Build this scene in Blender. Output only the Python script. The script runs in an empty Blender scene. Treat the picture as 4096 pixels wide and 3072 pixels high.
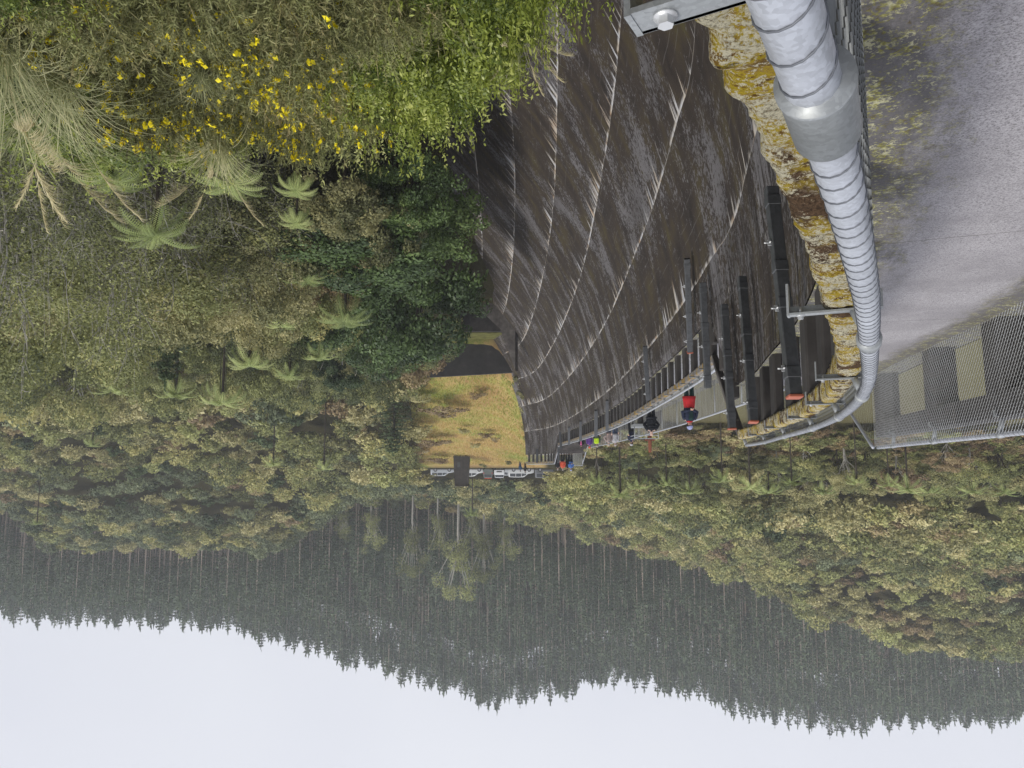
import bpy, bmesh, math, random
import numpy as np
from mathutils import Vector, Matrix, Quaternion
rng = np.random.default_rng(7); random.seed(7)
SC = bpy.context.scene
COL = SC.collection
# ---------------- camera (the photograph was taken upside down: camera rolled by 180 degrees) ----------------
FPX, HORV = 740.0, 300.0
PITCH = math.atan((384 - HORV) / FPX)
CAMZ = 1.5
cam = bpy.data.objects.new('camera', bpy.data.cameras.new('camera')); COL.objects.link(cam); SC.camera = cam
cam.data.sensor_width = 36; cam.data.lens = 36 * FPX / 1024
cam.data.clip_start = 0.02; cam.data.clip_end = 4000
cam.matrix_world = Matrix.Translation((0, 0, CAMZ)) @ Matrix.Rotation(math.pi / 2 - PITCH, 4, 'X') @ Matrix.Rotation(math.pi, 4, 'Z')
# ---------------- sky, sun, exposure ----------------
W = bpy.data.worlds.new('World'); SC.world = W; W.use_nodes = True
nt = W.node_tree; nt.nodes.clear()
sky = nt.nodes.new('ShaderNodeTexSky'); sky.sky_type = 'NISHITA'; sky.sun_disc = False
SUN_EL, SUN_AZ = math.radians(50), math.radians(118)   # azimuth measured from +Y towards +X
sky.sun_elevation = SUN_EL; sky.sun_rotation = SUN_AZ
m1 = nt.nodes.new('ShaderNodeMix'); m1.data_type = 'RGBA'; m1.inputs[0].default_value = 0.93
sc1 = nt.nodes.new('ShaderNodeVectorMath'); sc1.operation = 'SCALE'; sc1.inputs['Scale'].default_value = 0.08
nt.links.new(sky.outputs[0], sc1.inputs[0]); nt.links.new(sc1.outputs[0], m1.inputs[6])
# overcast cloud sheet: nearly even, with very soft broad variation over the sky's own directions
tc = nt.nodes.new('ShaderNodeTexCoord'); nz = nt.nodes.new('ShaderNodeTexNoise'); nz.inputs['Scale'].default_value = 1.6; nz.inputs['Detail'].default_value = 3
rp = nt.nodes.new('ShaderNodeValToRGB'); rp.color_ramp.elements[0].position = .3; rp.color_ramp.elements[1].position = .7
rp.color_ramp.elements[0].color = (.53, .54, .60, 1); rp.color_ramp.elements[1].color = (.60, .61, .65, 1)
nt.links.new(tc.outputs['Generated'], nz.inputs['Vector']); nt.links.new(nz.outputs[0], rp.inputs[0]); nt.links.new(rp.outputs[0], m1.inputs[7])
bg = nt.nodes.new('ShaderNodeBackground'); bg.inputs[1].default_value = 1.0
wo = nt.nodes.new('ShaderNodeOutputWorld'); nt.links.new(m1.outputs[2], bg.inputs[0]); nt.links.new(bg.outputs[0], wo.inputs[0])
sun = bpy.data.objects.new('sun', bpy.data.lights.new('sun', 'SUN')); COL.objects.link(sun)
sun.data.energy = 1.5; sun.data.angle = math.radians(12); sun.data.color = (1, .95, .86)
sd = Vector((math.sin(SUN_AZ) * math.cos(SUN_EL), math.cos(SUN_AZ) * math.cos(SUN_EL), math.sin(SUN_EL)))
sun.rotation_euler = sd.to_track_quat('Z', 'Y').to_euler()
SC.view_settings.view_transform = 'Standard'; SC.view_settings.look = 'None'; SC.view_settings.gamma = 1
SC.view_settings.exposure = 0.6; SC.view_settings.use_curve_mapping = False
SC.cycles.max_bounces = 6; SC.cycles.diffuse_bounces = 3; SC.cycles.transparent_max_bounces = 8
SC.cycles.volume_bounces = 1

# ---------------- helpers ----------------
def at(u, v, Y):
    """point at depth Y (metres north of the camera) seen at u,v of the upright 1024x768 picture"""
    yc = (384 - v) / FPX
    f = math.cos(PITCH) + yc * math.sin(PITCH); up = yc * math.cos(PITCH) - math.sin(PITCH)
    return Vector(((u - 512) / FPX / f * Y, Y, CAMZ + up / f * Y))
def tag(o, label=None, cat=None, group=None, kind=None):
    if label: o['label'] = label
    if cat: o['category'] = cat
    if group: o['group'] = group
    if kind: o['kind'] = kind
    return o
def empty(name, loc=(0, 0, 0), rz=0, label=None, cat=None, group=None):
    o = bpy.data.objects.new(name, None); COL.objects.link(o); o.location = loc; o.rotation_euler = (0, 0, rz)
    o.empty_display_size = .2
    return tag(o, label, cat, group)
def link(name, me, mat=None, parent=None, loc=None):
    o = bpy.data.objects.new(name, me); COL.objects.link(o)
    if mat is not None and not me.materials:
        for m in (mat if isinstance(mat, (list, tuple)) else [mat]): me.materials.append(m)
    if parent is not None: o.parent = parent
    if loc is not None: o.location = loc
    return o
def copy_tree(o, parent=None):
    c = o.copy(); COL.objects.link(c); c.parent = parent
    for ch in list(o.children): copy_tree(ch, c)
    return c
class MB:
    def __init__(s): s.v = []; s.f = []; s.m = []; s.sm = []
    def add(s, vs, fs, mi=0, smooth=False):
        n = len(s.v); s.v.extend([tuple(p) for p in vs]); s.f.extend([tuple(i + n for i in f) for f in fs])
        s.m.extend([mi] * len(fs)); s.sm.extend([smooth] * len(fs)); return s
    def box(s, c, d, R=None, mi=0, bev=0.0):
        hx, hy, hz = d[0] / 2, d[1] / 2, d[2] / 2
        if bev > 0:
            b = min(bev, hx * .9, hy * .9, hz * .9); vs = []
            for sx in (-1, 1):
                for sy in (-1, 1):
                    for sz in (-1, 1):
                        vs += [(sx * (hx - b), sy * (hy - b), sz * hz), (sx * (hx - b), sy * hy, sz * (hz - b)), (sx * hx, sy * (hy - b), sz * (hz - b))]
            bm = bmesh.new()
            for p in vs: bm.verts.new(p)
            bmesh.ops.convex_hull(bm, input=bm.verts); bm.verts.index_update()
            V = [v.co.copy() for v in bm.verts]; F = [[v.index for v in f.verts] for f in bm.faces]; bm.free()
        else:
            V = [Vector((x * hx, y * hy, z * hz)) for x in (-1, 1) for y in (-1, 1) for z in (-1, 1)]
            F = [(0, 1, 3, 2), (4, 6, 7, 5), (0, 4, 5, 1), (2, 3, 7, 6), (0, 2, 6, 4), (1, 5, 7, 3)]
        if R is not None: V = [R @ v for v in V]
        c = Vector(c); return s.add([v + c for v in V], F, mi)
    def tube(s, pts, r, n=8, mi=0, cap=True, smooth=True):
        pts = [Vector(p) for p in pts]; m = len(pts); rs = r if isinstance(r, (list, tuple)) else [r] * m
        V = []; F = []; up = None
        for i, p in enumerate(pts):
            t = (pts[min(i + 1, m - 1)] - pts[max(i - 1, 0)]); t = t.normalized() if t.length > 1e-9 else Vector((0, 0, 1))
            if up is None: up = Vector((0, 0, 1)) if abs(t.z) < .9 else Vector((1, 0, 0))
            a = t.cross(up); a = a.normalized() if a.length > 1e-6 else t.orthogonal().normalized(); b = t.cross(a).normalized(); up = -b if True else up
            for k in range(n):
                an = 2 * math.pi * k / n; V.append(p + (a * math.cos(an) + b * math.sin(an)) * rs[i])
        for i in range(m - 1):
            for k in range(n):
                k2 = (k + 1) % n; F.append((i * n + k, i * n + k2, (i + 1) * n + k2, (i + 1) * n + k))
        if cap: F.append(tuple(range(n))[::-1]); F.append(tuple((m - 1) * n + k for k in range(n)))
        return s.add(V, F, mi, smooth)
    def loft(s, rings, mi=0, cap=True, smooth=True, closed=True):
        n = len(rings[0]); V = [p for r in rings for p in r]; F = []
        for i in range(len(rings) - 1):
            for k in range(n if closed else n - 1):
                k2 = (k + 1) % n; F.append((i * n + k, i * n + k2, (i + 1) * n + k2, (i + 1) * n + k))
        if cap and closed: F.append(tuple(range(n))[::-1]); F.append(tuple((len(rings) - 1) * n + k for k in range(n)))
        return s.add(V, F, mi, smooth)
    def mesh(s, name):
        me = bpy.data.meshes.new(name); me.from_pydata(s.v, [], s.f)
        me.polygons.foreach_set('material_index', s.m); me.polygons.foreach_set('use_smooth', s.sm); me.update(); return me
    def build(s, name, mat, parent=None, loc=None): return link(name, s.mesh(name), mat, parent, loc)
def quads_mesh(name, V, uv=None, tint=None, tri=False, smooth=False):
    """V: (N*4,3) (or N*3) array of separate quads / triangles"""
    V = np.asarray(V, dtype=np.float32); k = 3 if tri else 4; nf = len(V) // k
    me = bpy.data.meshes.new(name); me.vertices.add(len(V)); me.vertices.foreach_set('co', V.ravel())
    me.loops.add(len(V)); me.loops.foreach_set('vertex_index', np.arange(len(V), dtype=np.int32))
    me.polygons.add(nf); me.polygons.foreach_set('loop_start', np.arange(0, len(V), k, dtype=np.int32))
    if tint is not None:
        a = me.attributes.new('tint', 'FLOAT', 'POINT'); a.data.foreach_set('value', np.repeat(np.asarray(tint, dtype=np.float32), k))
    me.update(calc_edges=True); return me
def grid_mesh(name, P, uv=None, smooth=True):
    """P: (n,m,3)"""
    n, m = P.shape[:2]; me = bpy.data.meshes.new(name)
    me.vertices.add(n * m); me.vertices.foreach_set('co', P.reshape(-1).astype(np.float32))
    i = np.arange(n - 1)[:, None] * m + np.arange(m - 1)[None, :]
    q = np.stack([i, i + m, i + m + 1, i + 1], -1).reshape(-1, 4)
    me.loops.add(q.size); me.loops.foreach_set('vertex_index', q.ravel().astype(np.int32))
    me.polygons.add(len(q)); me.polygons.foreach_set('loop_start', np.arange(0, q.size, 4, dtype=np.int32))
    me.polygons.foreach_set('use_smooth', np.full(len(q), smooth))
    me.update(calc_edges=True)
    if uv is not None:
        l = me.uv_layers.new(name='UVMap'); l.data.foreach_set('uv', uv.reshape(-1, 2)[q.ravel()].astype(np.float32).ravel())
    return me
def vnoise(x, y, seed=0):
    """smooth value noise on arrays"""
    def h(i, j):
        n = (i * 374761393 + j * 668265263 + seed * 1442695041) & 0x7fffffff
        n = (n ^ (n >> 13)) * 1274126177 & 0x7fffffff
        return ((n ^ (n >> 16)) & 0xffff) / 65535.0
    x = np.asarray(x, float); y = np.asarray(y, float)
    xi = np.floor(x).astype(np.int64); yi = np.floor(y).astype(np.int64); fx = x - xi; fy = y - yi
    fx = fx * fx * (3 - 2 * fx); fy = fy * fy * (3 - 2 * fy)
    return (h(xi, yi) * (1 - fx) + h(xi + 1, yi) * fx) * (1 - fy) + (h(xi, yi + 1) * (1 - fx) + h(xi + 1, yi + 1) * fx) * fy
def fbm(x, y, seed=0, o=4):
    r = 0; a = .5
    for k in range(o): r = r + a * vnoise(x, y, seed + k); x = x * 2.03; y = y * 2.03; a *= .5
    return r

# ---------------- materials ----------------
class NT:
    """small node-tree writer"""
    def __init__(s, name):
        s.mat = bpy.data.materials.new(name); s.mat.use_nodes = True; s.t = s.mat.node_tree; s.t.nodes.clear()
        s.out = s.t.nodes.new('ShaderNodeOutputMaterial')
        s._obj = None
    def n(s, typ, **kw):
        nd = s.t.nodes.new('ShaderNode' + typ)
        for k, v in kw.items(): setattr(nd, k, v)
        return nd
    def set(s, sock, v):
        if isinstance(v, bpy.types.NodeSocket): s.t.links.new(v, sock)
        elif v is not None:
            if isinstance(v, (tuple, list)) and len(v) == 3 and sock.type == 'RGBA': v = (*v, 1)
            sock.default_value = v
    def obj(s):
        if s._obj is None: s._obj = s.n('TexCoord')
        return s._obj.outputs['Object']
    def pos(s): return s.n('NewGeometry').outputs['Position']
    def uv(s): s.obj(); return s._obj.outputs['UV']
    def mapping(s, vec, scale=(1, 1, 1), rot=(0, 0, 0), loc=(0, 0, 0)):
        m = s.n('Mapping'); s.set(m.inputs[0], vec); m.inputs['Scale'].default_value = scale; m.inputs['Rotation'].default_value = rot; m.inputs['Location'].default_value = loc; return m.outputs[0]
    def noise(s, vec, scale, detail=4, rough=.55, dist=0):
        n = s.n('TexNoise'); s.set(n.inputs['Vector'], vec); n.inputs['Scale'].default_value = scale; n.inputs['Detail'].default_value = detail
        n.inputs['Roughness'].default_value = rough; n.inputs['Distortion'].default_value = dist; return n.outputs[0]
    def vor(s, vec, scale, feature='F1'):
        n = s.n('TexVoronoi', feature=feature); s.set(n.inputs['Vector'], vec); n.inputs['Scale'].default_value = scale; return n.outputs[0]
    def m(s, op, a, b=None, c=None, clamp=False):
        n = s.n('Math', operation=op, use_clamp=clamp); s.set(n.inputs[0], a)
        if b is not None: s.set(n.inputs[1], b)
        if c is not None: s.set(n.inputs[2], c)
        return n.outputs[0]
    def ramp(s, f, stops):
        r = s.n('ValToRGB'); e = r.color_ramp.elements
        while len(e) < len(stops): e.new(.5)
        for el, (p, c) in zip(e, stops):
            el.position = p; el.color = (*c, 1) if isinstance(c, (tuple, list)) else (c, c, c, 1)
        s.set(r.inputs[0], f); return r.outputs[0]
    def step(s, f, a, b): # smooth threshold
        n = s.n('MapRange', interpolation_type='SMOOTHSTEP'); s.set(n.inputs[0], f); n.inputs[1].default_value = a; n.inputs[2].default_value = b; return n.outputs[0]
    def mix(s, f, a, b, mode='MIX'):
        n = s.n('Mix', data_type='RGBA', blend_type=mode); s.set(n.inputs[0], f); s.set(n.inputs[6], a); s.set(n.inputs[7], b); return n.outputs[2]
    def sep(s, v): n = s.n('SeparateXYZ'); s.set(n.inputs[0], v); return n.outputs
    def comb(s, x, y, z=0.0): n = s.n('CombineXYZ'); s.set(n.inputs[0], x); s.set(n.inputs[1], y); s.set(n.inputs[2], z); return n.outputs[0]
    def bump(s, h, strength=.5, dist=.02):
        b = s.n('Bump'); b.inputs['Strength'].default_value = strength; b.inputs['Distance'].default_value = dist; s.set(b.inputs['Height'], h); return b.outputs[0]
    def bsdf(s, col, rough=.8, metal=0.0, normal=None, spec=.5, **kw):
        b = s.n('BsdfPrincipled'); s.set(b.inputs['Base Color'], col); s.set(b.inputs['Roughness'], rough); s.set(b.inputs['Metallic'], metal)
        b.inputs['Specular IOR Level'].default_value = spec
        if normal is not None: s.set(b.inputs['Normal'], normal)
        for k, v in kw.items(): s.set(b.inputs[k], v)
        s.t.links.new(b.outputs[0], s.out.inputs[0]); return b
def simple(name, col, rough=.7, metal=0.0, var=.15, scale=8, bump=.0, spec=.4):
    t = NT(name); n = t.noise(t.obj(), scale, 5); a = tuple(c * (1 - var) for c in col); b = tuple(min(1, c * (1 + var)) for c in col)
    t.bsdf(t.ramp(n, [(.3, a), (.7, b)]), rough, metal, t.bump(n, bump, .01) if bump else None, spec); return t.mat
def leaf_mat(name, cols, trans=.25, nscale=.35, objvar=.5, rough=.55, spec=.3):
    """foliage: per-leaf tint attribute + clump noise + per-plant variation choose along a colour ramp"""
    t = NT(name); at_ = t.n('Attribute', attribute_name='tint').outputs['Fac']
    oi = t.n('ObjectInfo').outputs['Random']; nz = t.noise(t.pos(), nscale, 3)
    f = t.m('ADD', t.m('MULTIPLY', at_, .5), t.m('MULTIPLY', nz, .5)); f = t.m('ADD', f, t.m('MULTIPLY', t.m('SUBTRACT', oi, .5), objvar))
    k = len(cols); c = t.ramp(f, [(.12 + .76 * i / (k - 1), cols[i]) for i in range(k)])
    b = t.bsdf(c, rough, 0, None, spec)
    if trans:
        tr = t.n('BsdfTranslucent'); t.set(tr.inputs[0], c); mx = t.n('MixShader'); mx.inputs[0].default_value = trans
        t.t.links.new(b.outputs[0], mx.inputs[1]); t.t.links.new(tr.outputs[0], mx.inputs[2]); t.t.links.new(mx.outputs[0], t.out.inputs[0])
    return t.mat
def galv(name, base, rough=.45, metal=.35, scale=30):
    t = NT(name); p = t.obj(); v = t.n('TexVoronoi'); t.set(v.inputs['Vector'], p); v.inputs['Scale'].default_value = scale
    n = t.noise(p, 6, 5); s = t.sep(v.outputs['Color'])[0]
    f = t.m('ADD', t.m('MULTIPLY', s, .25), t.m('MULTIPLY', n, .75))
    c = t.ramp(f, [(.25, tuple(x * .72 for x in base)), (.55, base), (.8, tuple(min(1, x * 1.2) for x in base))])
    t.bsdf(c, t.m('ADD', t.m('MULTIPLY', n, .25), rough - .1), metal, t.bump(n, .15, .002)); return t.mat
M = {}
M['galv_light'] = galv('galvanised_rail', (.50, .525, .575), .42, .35, 160)
M['galv_mid'] = galv('galvanised_bracket', (.36, .38, .39), .45, .4, 180)
M['galv_dark'] = galv('weathered_galvanised', (.095, .10, .107), .5, .35, 26)
M['wire'] = simple('mesh_wire', (.60, .62, .63), .45, .3, .1)
M['wire_mid'] = simple('near_mesh_wire', (.20, .21, .215), .5, .35, .15)
M['wire_dark'] = simple('tie_wire', (.15, .16, .18), .5, .3, .1)
M['orange_cap'] = simple('faded_orange_plastic', (.42, .13, .08), .6)
M['bolt'] = simple('zinc_bolt', (.6, .61, .62), .4, .5)
def mat_face():
    t = NT('stained_dam_concrete'); uv = t.uv(); s_, h_, _ = t.sep(uv)
    base = t.ramp(t.noise(t.comb(s_, h_), .35, 8, .6), [(.3, (.095, .089, .092)), (.7, (.195, .187, .196))])
    # moss film: brown patches drawn out down the slope, broken by fine grain
    st = t.comb(t.m('MULTIPLY', s_, 1.0), t.m('MULTIPLY', h_, .62))
    big = t.noise(st, .50, 11, .70, .35); fine = t.noise(t.comb(t.m('MULTIPLY', s_, 7.0), t.m('MULTIPLY', h_, 5.5)), 1.3, 8, .80)
    lowmask = t.step(h_, 3.6, 4.6)
    mm = t.m('ADD', t.m('ADD', big, t.m('MULTIPLY', t.m('SUBTRACT', fine, .5), 1.0)), t.m('MULTIPLY', lowmask, .06))
    moss = t.step(mm, .488, .506)
    mosscol = t.ramp(t.noise(st, 1.3, 5), [(.3, (.022, .017, .015)), (.50, (.042, .032, .025)), (.64, (.062, .048, .024)), (.78, (.08, .072, .022))])
    c = t.mix(moss, base, mosscol)
    # form-board streaks in the top lift
    brd = t.noise(t.comb(t.m('MULTIPLY', s_, 6.0), t.m('MULTIPLY', h_, .35)), 1.0, 5, .65)
    c = t.mix(t.m('MULTIPLY', t.m('SUBTRACT', 1.0, lowmask), t.step(brd, .46, .60)), c, (.022, .017, .015))
    brd2 = t.noise(t.comb(t.m('MULTIPLY', s_, 4.3), t.m('MULTIPLY', h_, .3), 7.7), 1.0, 4, .6)
    c = t.mix(t.m('MULTIPLY', t.m('MULTIPLY', t.m('SUBTRACT', 1.0, lowmask), t.step(brd2, .62, .74)), .55), c, (.22, .17, .13))
    # thin runs everywhere
    runs = t.noise(t.comb(t.m('MULTIPLY', s_, 14.0), t.m('MULTIPLY', h_, .30)), 1.0, 3, .6)
    c = t.mix(t.m('MULTIPLY', t.step(runs, .66, .76), .12), c, (.23, .22, .22))
    # lift joints every 3.05 m: lime bleeding from the joint and running down from it
    wob = t.m('MULTIPLY', t.m('SUBTRACT', t.noise(t.comb(s_, 0.0), .8, 4), .5), .12)
    d = t.m('MODULO', t.m('ADD', t.m('SUBTRACT', t.m('ADD', h_, wob), 4.2), 29.0), 2.9)      # metres below the joint above
    pres = t.noise(t.comb(t.m('MULTIPLY', s_, .45), t.m('SNAP', t.m('SUBTRACT', h_, 4.2), 2.9)), 1.0, 3, .6)
    stk0 = t.noise(t.comb(t.m('MULTIPLY', s_, 5.0), 0.0, 1.3), 1.0, 5, .75)
    line = t.m('MULTIPLY', t.m('SUBTRACT', 1.0, t.step(d, .02, .12)), t.step(t.m('ADD', pres, t.m('MULTIPLY', t.m('SUBTRACT', stk0, .5), .6)), .46, .55))
    line2 = t.m('MULTIPLY', t.m('SUBTRACT', 1.0, t.step(d, .0, .04)), .42)
    stk = t.noise(t.comb(t.m('MULTIPLY', s_, 3.2), t.m('MULTIPLY', h_, .12), 3.3), 1.0, 6, .72)
    fall = t.m('SUBTRACT', 1.0, t.step(d, .0, 1.5))
    patch = t.step(t.noise(t.comb(t.m('MULTIPLY', s_, .16), t.m('MULTIPLY', h_, .2), 5.1), 1.0, 3, .6), .50, .60)
    stv = t.m('MULTIPLY', t.step(t.m('ADD', t.m('ADD', stk, t.m('MULTIPLY', fall, .15)), t.m('MULTIPLY', patch, .07)), .712, .76), t.m('ADD', t.m('MULTIPLY', fall, .85), .15))
    white = t.m('MAXIMUM', t.m('MAXIMUM', line, line2), stv, clamp=True)
    white = t.m('MULTIPLY', white, t.step(h_, 3.2, 4.3))
    wc = t.ramp(t.noise(t.comb(t.m('MULTIPLY', s_, 1.5), t.m('MULTIPLY', h_, .6)), 1.2, 4), [(.40, (.62, .63, .66)), (.56, (.60, .54, .46)), (.68, (.42, .27, .16))])
    c = t.mix(t.m('MULTIPLY', white, .9), c, wc)
    # small white lime spots just under the crest and pale specks
    sp = t.m('SUBTRACT', 1.0, t.step(t.vor(t.comb(t.m('MULTIPLY', s_, 2.2), t.m('MULTIPLY', h_, .8)), 1.5), .06, .11))
    c = t.mix(t.m('MULTIPLY', t.m('MULTIPLY', sp, .55), t.m('SUBTRACT', 1.0, lowmask)), c, (.5, .48, .45))
    bd = t.m('MODULO', t.m('ADD', t.m('ADD', h_, wob), 29.0), .29); bn = t.m('MULTIPLY', t.m('SUBTRACT', 1.0, t.step(bd, .006, .03)), t.step(t.noise(t.comb(t.m('MULTIPLY', s_, .9), t.m('MULTIPLY', h_, 3.0), 2.2), 1.0, 4, .7), .48, .60))
    c = t.mix(t.m('MULTIPLY', bn, .5), c, (.20, .19, .185))
    # construction joints running down the face
    jm = t.m('MODULO', t.m('ADD', s_, 40.0), 9.3); jn = t.m('SUBTRACT', 1.0, t.step(jm, .02, .06))
    c = t.mix(t.m('MULTIPLY', jn, .7), c, (.02, .018, .018))
    hgt = t.m('ADD', t.m('MULTIPLY', fine, .5), t.m('MULTIPLY', moss, .4))
    t.bsdf(c, t.m('ADD', .48, t.m('MULTIPLY', moss, .35)), 0, t.bump(hgt, .5, .03), .35); return t.mat
M['face'] = mat_face()
def mat_dark_conc(name, k=1.0):
    t = NT(name); p = t.obj(); z = t.sep(p)[2]
    n = t.noise(p, 1.3, 8, .65); st = t.noise(t.mapping(p, (5, 5, .5)), 1.0, 5)
    c = t.ramp(n, [(.3, tuple(k * x for x in (.018, .015, .014))), (.6, tuple(k * x for x in (.05, .045, .042))), (.8, tuple(k * x for x in (.10, .095, .09)))])
    c = t.mix(t.m('MULTIPLY', t.step(st, .6, .75), .5), c, (.16 * k, .14 * k, .12 * k))
    t.bsdf(c, .8, 0, t.bump(n, .5, .02)); return t.mat
M['conc_dark'] = mat_dark_conc('dark_stained_concrete'); M['conc_mid'] = mat_dark_conc('weathered_concrete', 2.4)
def mat_deck():
    t = NT('walkway_concrete'); p = t.pos()
    g = t.noise(p, 110, 3, .8); b = t.noise(p, .9, 6, .6)
    c = t.ramp(g, [(.36, (.12, .115, .12)), (.48, (.37, .355, .375)), (.66, (.55, .535, .56))])
    c = t.mix(t.m('MULTIPLY', t.step(b, .35, .65), .6), c, (.23, .22, .235))
    # moss and damp along both edges; uv.x = metres in from the rail, uv.y = length
    u, s, _ = t.sep(t.uv()); n1 = t.noise(t.comb(t.m('MULTIPLY', u, 3), s), 2.2, 7, .75)
    near = t.m('SUBTRACT', 1.0, t.step(t.m('ADD', u, t.m('MULTIPLY', t.m('SUBTRACT', n1, .5), 1.1)), .10, .50)); 
    far = t.step(t.m('ADD', u, t.m('MULTIPLY', t.m('SUBTRACT', n1, .5), .6)), 1.32, 1.62)
    fleck = t.step(t.m('ADD', t.m('MULTIPLY', t.noise(p, 60, 5, .8), .6), t.m('MULTIPLY', t.noise(p, 7, 4, .7), .4)), .505, .55)
    damp = t.m('MULTIPLY', t.m('MAXIMUM', near, far), .8)
    c = t.mix(damp, c, (.075, .07, .07))
    mcol = t.ramp(t.noise(p, 16, 5, .7), [(.38, (.10, .075, .03)), (.48, (.28, .27, .06)), (.58, (.55, .53, .34))])
    c = t.mix(t.m('MULTIPLY', t.m('MAXIMUM', near, t.m('MULTIPLY', far, .75)), t.m('MULTIPLY', fleck, .95)), c, mcol)
    jt = t.m('SUBTRACT', 1.0, t.step(t.m('MODULO', t.m('ADD', s, 20.6), 2.9), .008, .02)); c = t.mix(t.m('MULTIPLY', jt, .5), c, (.07, .065, .05))
    t.bsdf(c, .85, 0, t.bump(t.m('ADD', g, t.m('MULTIPLY', fleck, 2.0)), .35, .004)); return t.mat
M['deck'] = mat_deck()
def mat_moss():
    t = NT('mossy_coping'); p = t.pos()
    uvv = t.uv(); stretch = t.mapping(uvv, (1.0, 4.2, 1))
    n1 = t.noise(stretch, 5.0, 9, .74, .4); n2 = t.noise(p, 130, 5, .8); n3 = t.noise(t.mapping(uvv, (1, 2.2, 1), loc=(9, 4, 0)), 9, 9, .76)
    f = t.m('ADD', t.m('MULTIPLY', n1, .75), t.m('MULTIPLY', n2, .25))
    c = t.ramp(f, [(.36, (.05, .03, .012)), (.43, (.22, .12, .03)), (.48, (.55, .42, .03)), (.53, (.42, .28, .05)), (.58, (.16, .09, .03))])
    li = t.step(t.m('ADD', n3, t.m('MULTIPLY', t.m('SUBTRACT', n2, .5), .9)), .52, .58)
    lc = t.ramp(n2, [(.38, (.20, .17, .11)), (.54, (.75, .70, .52))])
    c = t.mix(li, c, lc)
    zn = t.noise(p, 4.2, 4, .6); brn = t.ramp(n2, [(.36, (.045, .028, .018)), (.62, (.19, .12, .07))]); c = t.mix(t.step(zn, .50, .57), c, brn); lz = t.step(t.m('ADD', t.noise(t.mapping(p, loc=(5, 3, 1)), 7.0, 6, .7), t.m('MULTIPLY', t.m('SUBTRACT', n2, .5), .5)), .50, .56); c = t.mix(lz, c, lc)
    dk = t.step(t.noise(t.mapping(uvv, (1, 3.5, 1), loc=(2, 8, 0)), 9, 5, .7), .60, .68)
    c = t.mix(t.m('MULTIPLY', dk, .8), c, (.03, .025, .02))
    t.bsdf(c, .95, 0, t.bump(t.m('ADD', n2, t.m('MULTIPLY', n1, 1.5)), .9, .02), .15); return t.mat
M['moss'] = mat_moss()
# ---------------- the dam: everything is laid out along the curved rail line ----------------
def plane(u, v, z):
    a = at(u, v, 1.0); k = (z - CAMZ) / (a.z - CAMZ); return (a.x * k, k)
NEARP = [plane(u, v, 1.085) for u, v in ((237, 768), (213, 700), (201, 652), (180, 575), (167, 519), (158, 474), (155, 431), (156, 385), (167, 366), (185, 351.6), (212, 339.7), (239, 332), (264, 325))]
d0 = (NEARP[1][0] - NEARP[0][0]) / (NEARP[1][1] - NEARP[0][1])
KP = np.array([(NEARP[0][0] - d0 * .9 * 3.6 , NEARP[0][1] - 3.6), (NEARP[0][0] - d0 * 1.5, NEARP[0][1] - 1.5), (NEARP[0][0] - d0 * .5, NEARP[0][1] - .5)] + NEARP + [(-4.35, 14.6), (-4.75, 19.0), (-5.10, 25.0),
               (-5.50, 34.0), (-5.62, 43.0), (-5.5, 54.0), (-5.15, 65.0), (-4.62, 74.0), (-3.9, 79.5), (-2.6, 84.0), (-1.55, 86.9)])
def catmull(K, n=24):
    out = []
    for i in range(len(K) - 1):
        p0 = K[max(i - 1, 0)]; p1 = K[i]; p2 = K[i + 1]; p3 = K[min(i + 2, len(K) - 1)]
        d1 = np.linalg.norm(p2 - p1); m1 = (p2 - p0) / max(np.linalg.norm(p2 - p1) + np.linalg.norm(p1 - p0), 1e-6) * d1 if i > 0 else p2 - p1
        m2 = (p3 - p1) / max(np.linalg.norm(p3 - p2) + np.linalg.norm(p2 - p1), 1e-6) * d1 if i < len(K) - 2 else p2 - p1
        for k in range(n):
            t = k / n; out.append((2 * t**3 - 3 * t**2 + 1) * p1 + (t**3 - 2 * t**2 + t) * m1 + (-2 * t**3 + 3 * t**2) * p2 + (t**3 - t**2) * m2)
    out.append(K[-1]); return np.array(out)
CP = catmull(KP); seg = np.linalg.norm(np.diff(CP, axis=0), axis=1); CS = np.concatenate([[0], np.cumsum(seg)])
s0 = np.interp(0.0, CP[:, 1], CS); CS = CS - s0      # s = 0 beside the camera
def cxy(s): return np.stack([np.interp(s, CS, CP[:, 0]), np.interp(s, CS, CP[:, 1])], -1)
def frame(s):
    s = np.asarray(s, float); a = cxy(s - .6); b = cxy(s + .6); t = b - a; t /= np.linalg.norm(t, axis=-1, keepdims=True)
    return cxy(s), t, np.stack([t[..., 1], -t[..., 0]], -1)   # n points downstream
def sY(Y): return float(np.interp(Y, CP[:, 1], CS))
def XcY(Y): return np.interp(Y, CP[:, 1], CP[:, 0])
def wp(s, off, z):
    p, t, n = frame(s); return Vector((p[0] + n[0] * off, p[1] + n[1] * off, z))
S1, S1b, S2, S2b, SE = sY(13.6), sY(15.9), sY(73.5), sY(76.4), sY(86.4)
LOW = -1.75
def zf(s): return np.interp(s, [S1, S1b, S2, S2b], [0, LOW, LOW, 0])
def wid(s): return np.interp(s, [0, 12, 20, 40, 70, 80], [1.78, 1.78, 2.25, 2.4, 2.9, 2.9])   # walkway width, rail line to upstream edge
SLO = CS[0] + .7
dam = empty('dam', (0, 0, 0), 0, 'curved dark concrete arch dam with mossy coping and white lime streaks', 'dam')
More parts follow.
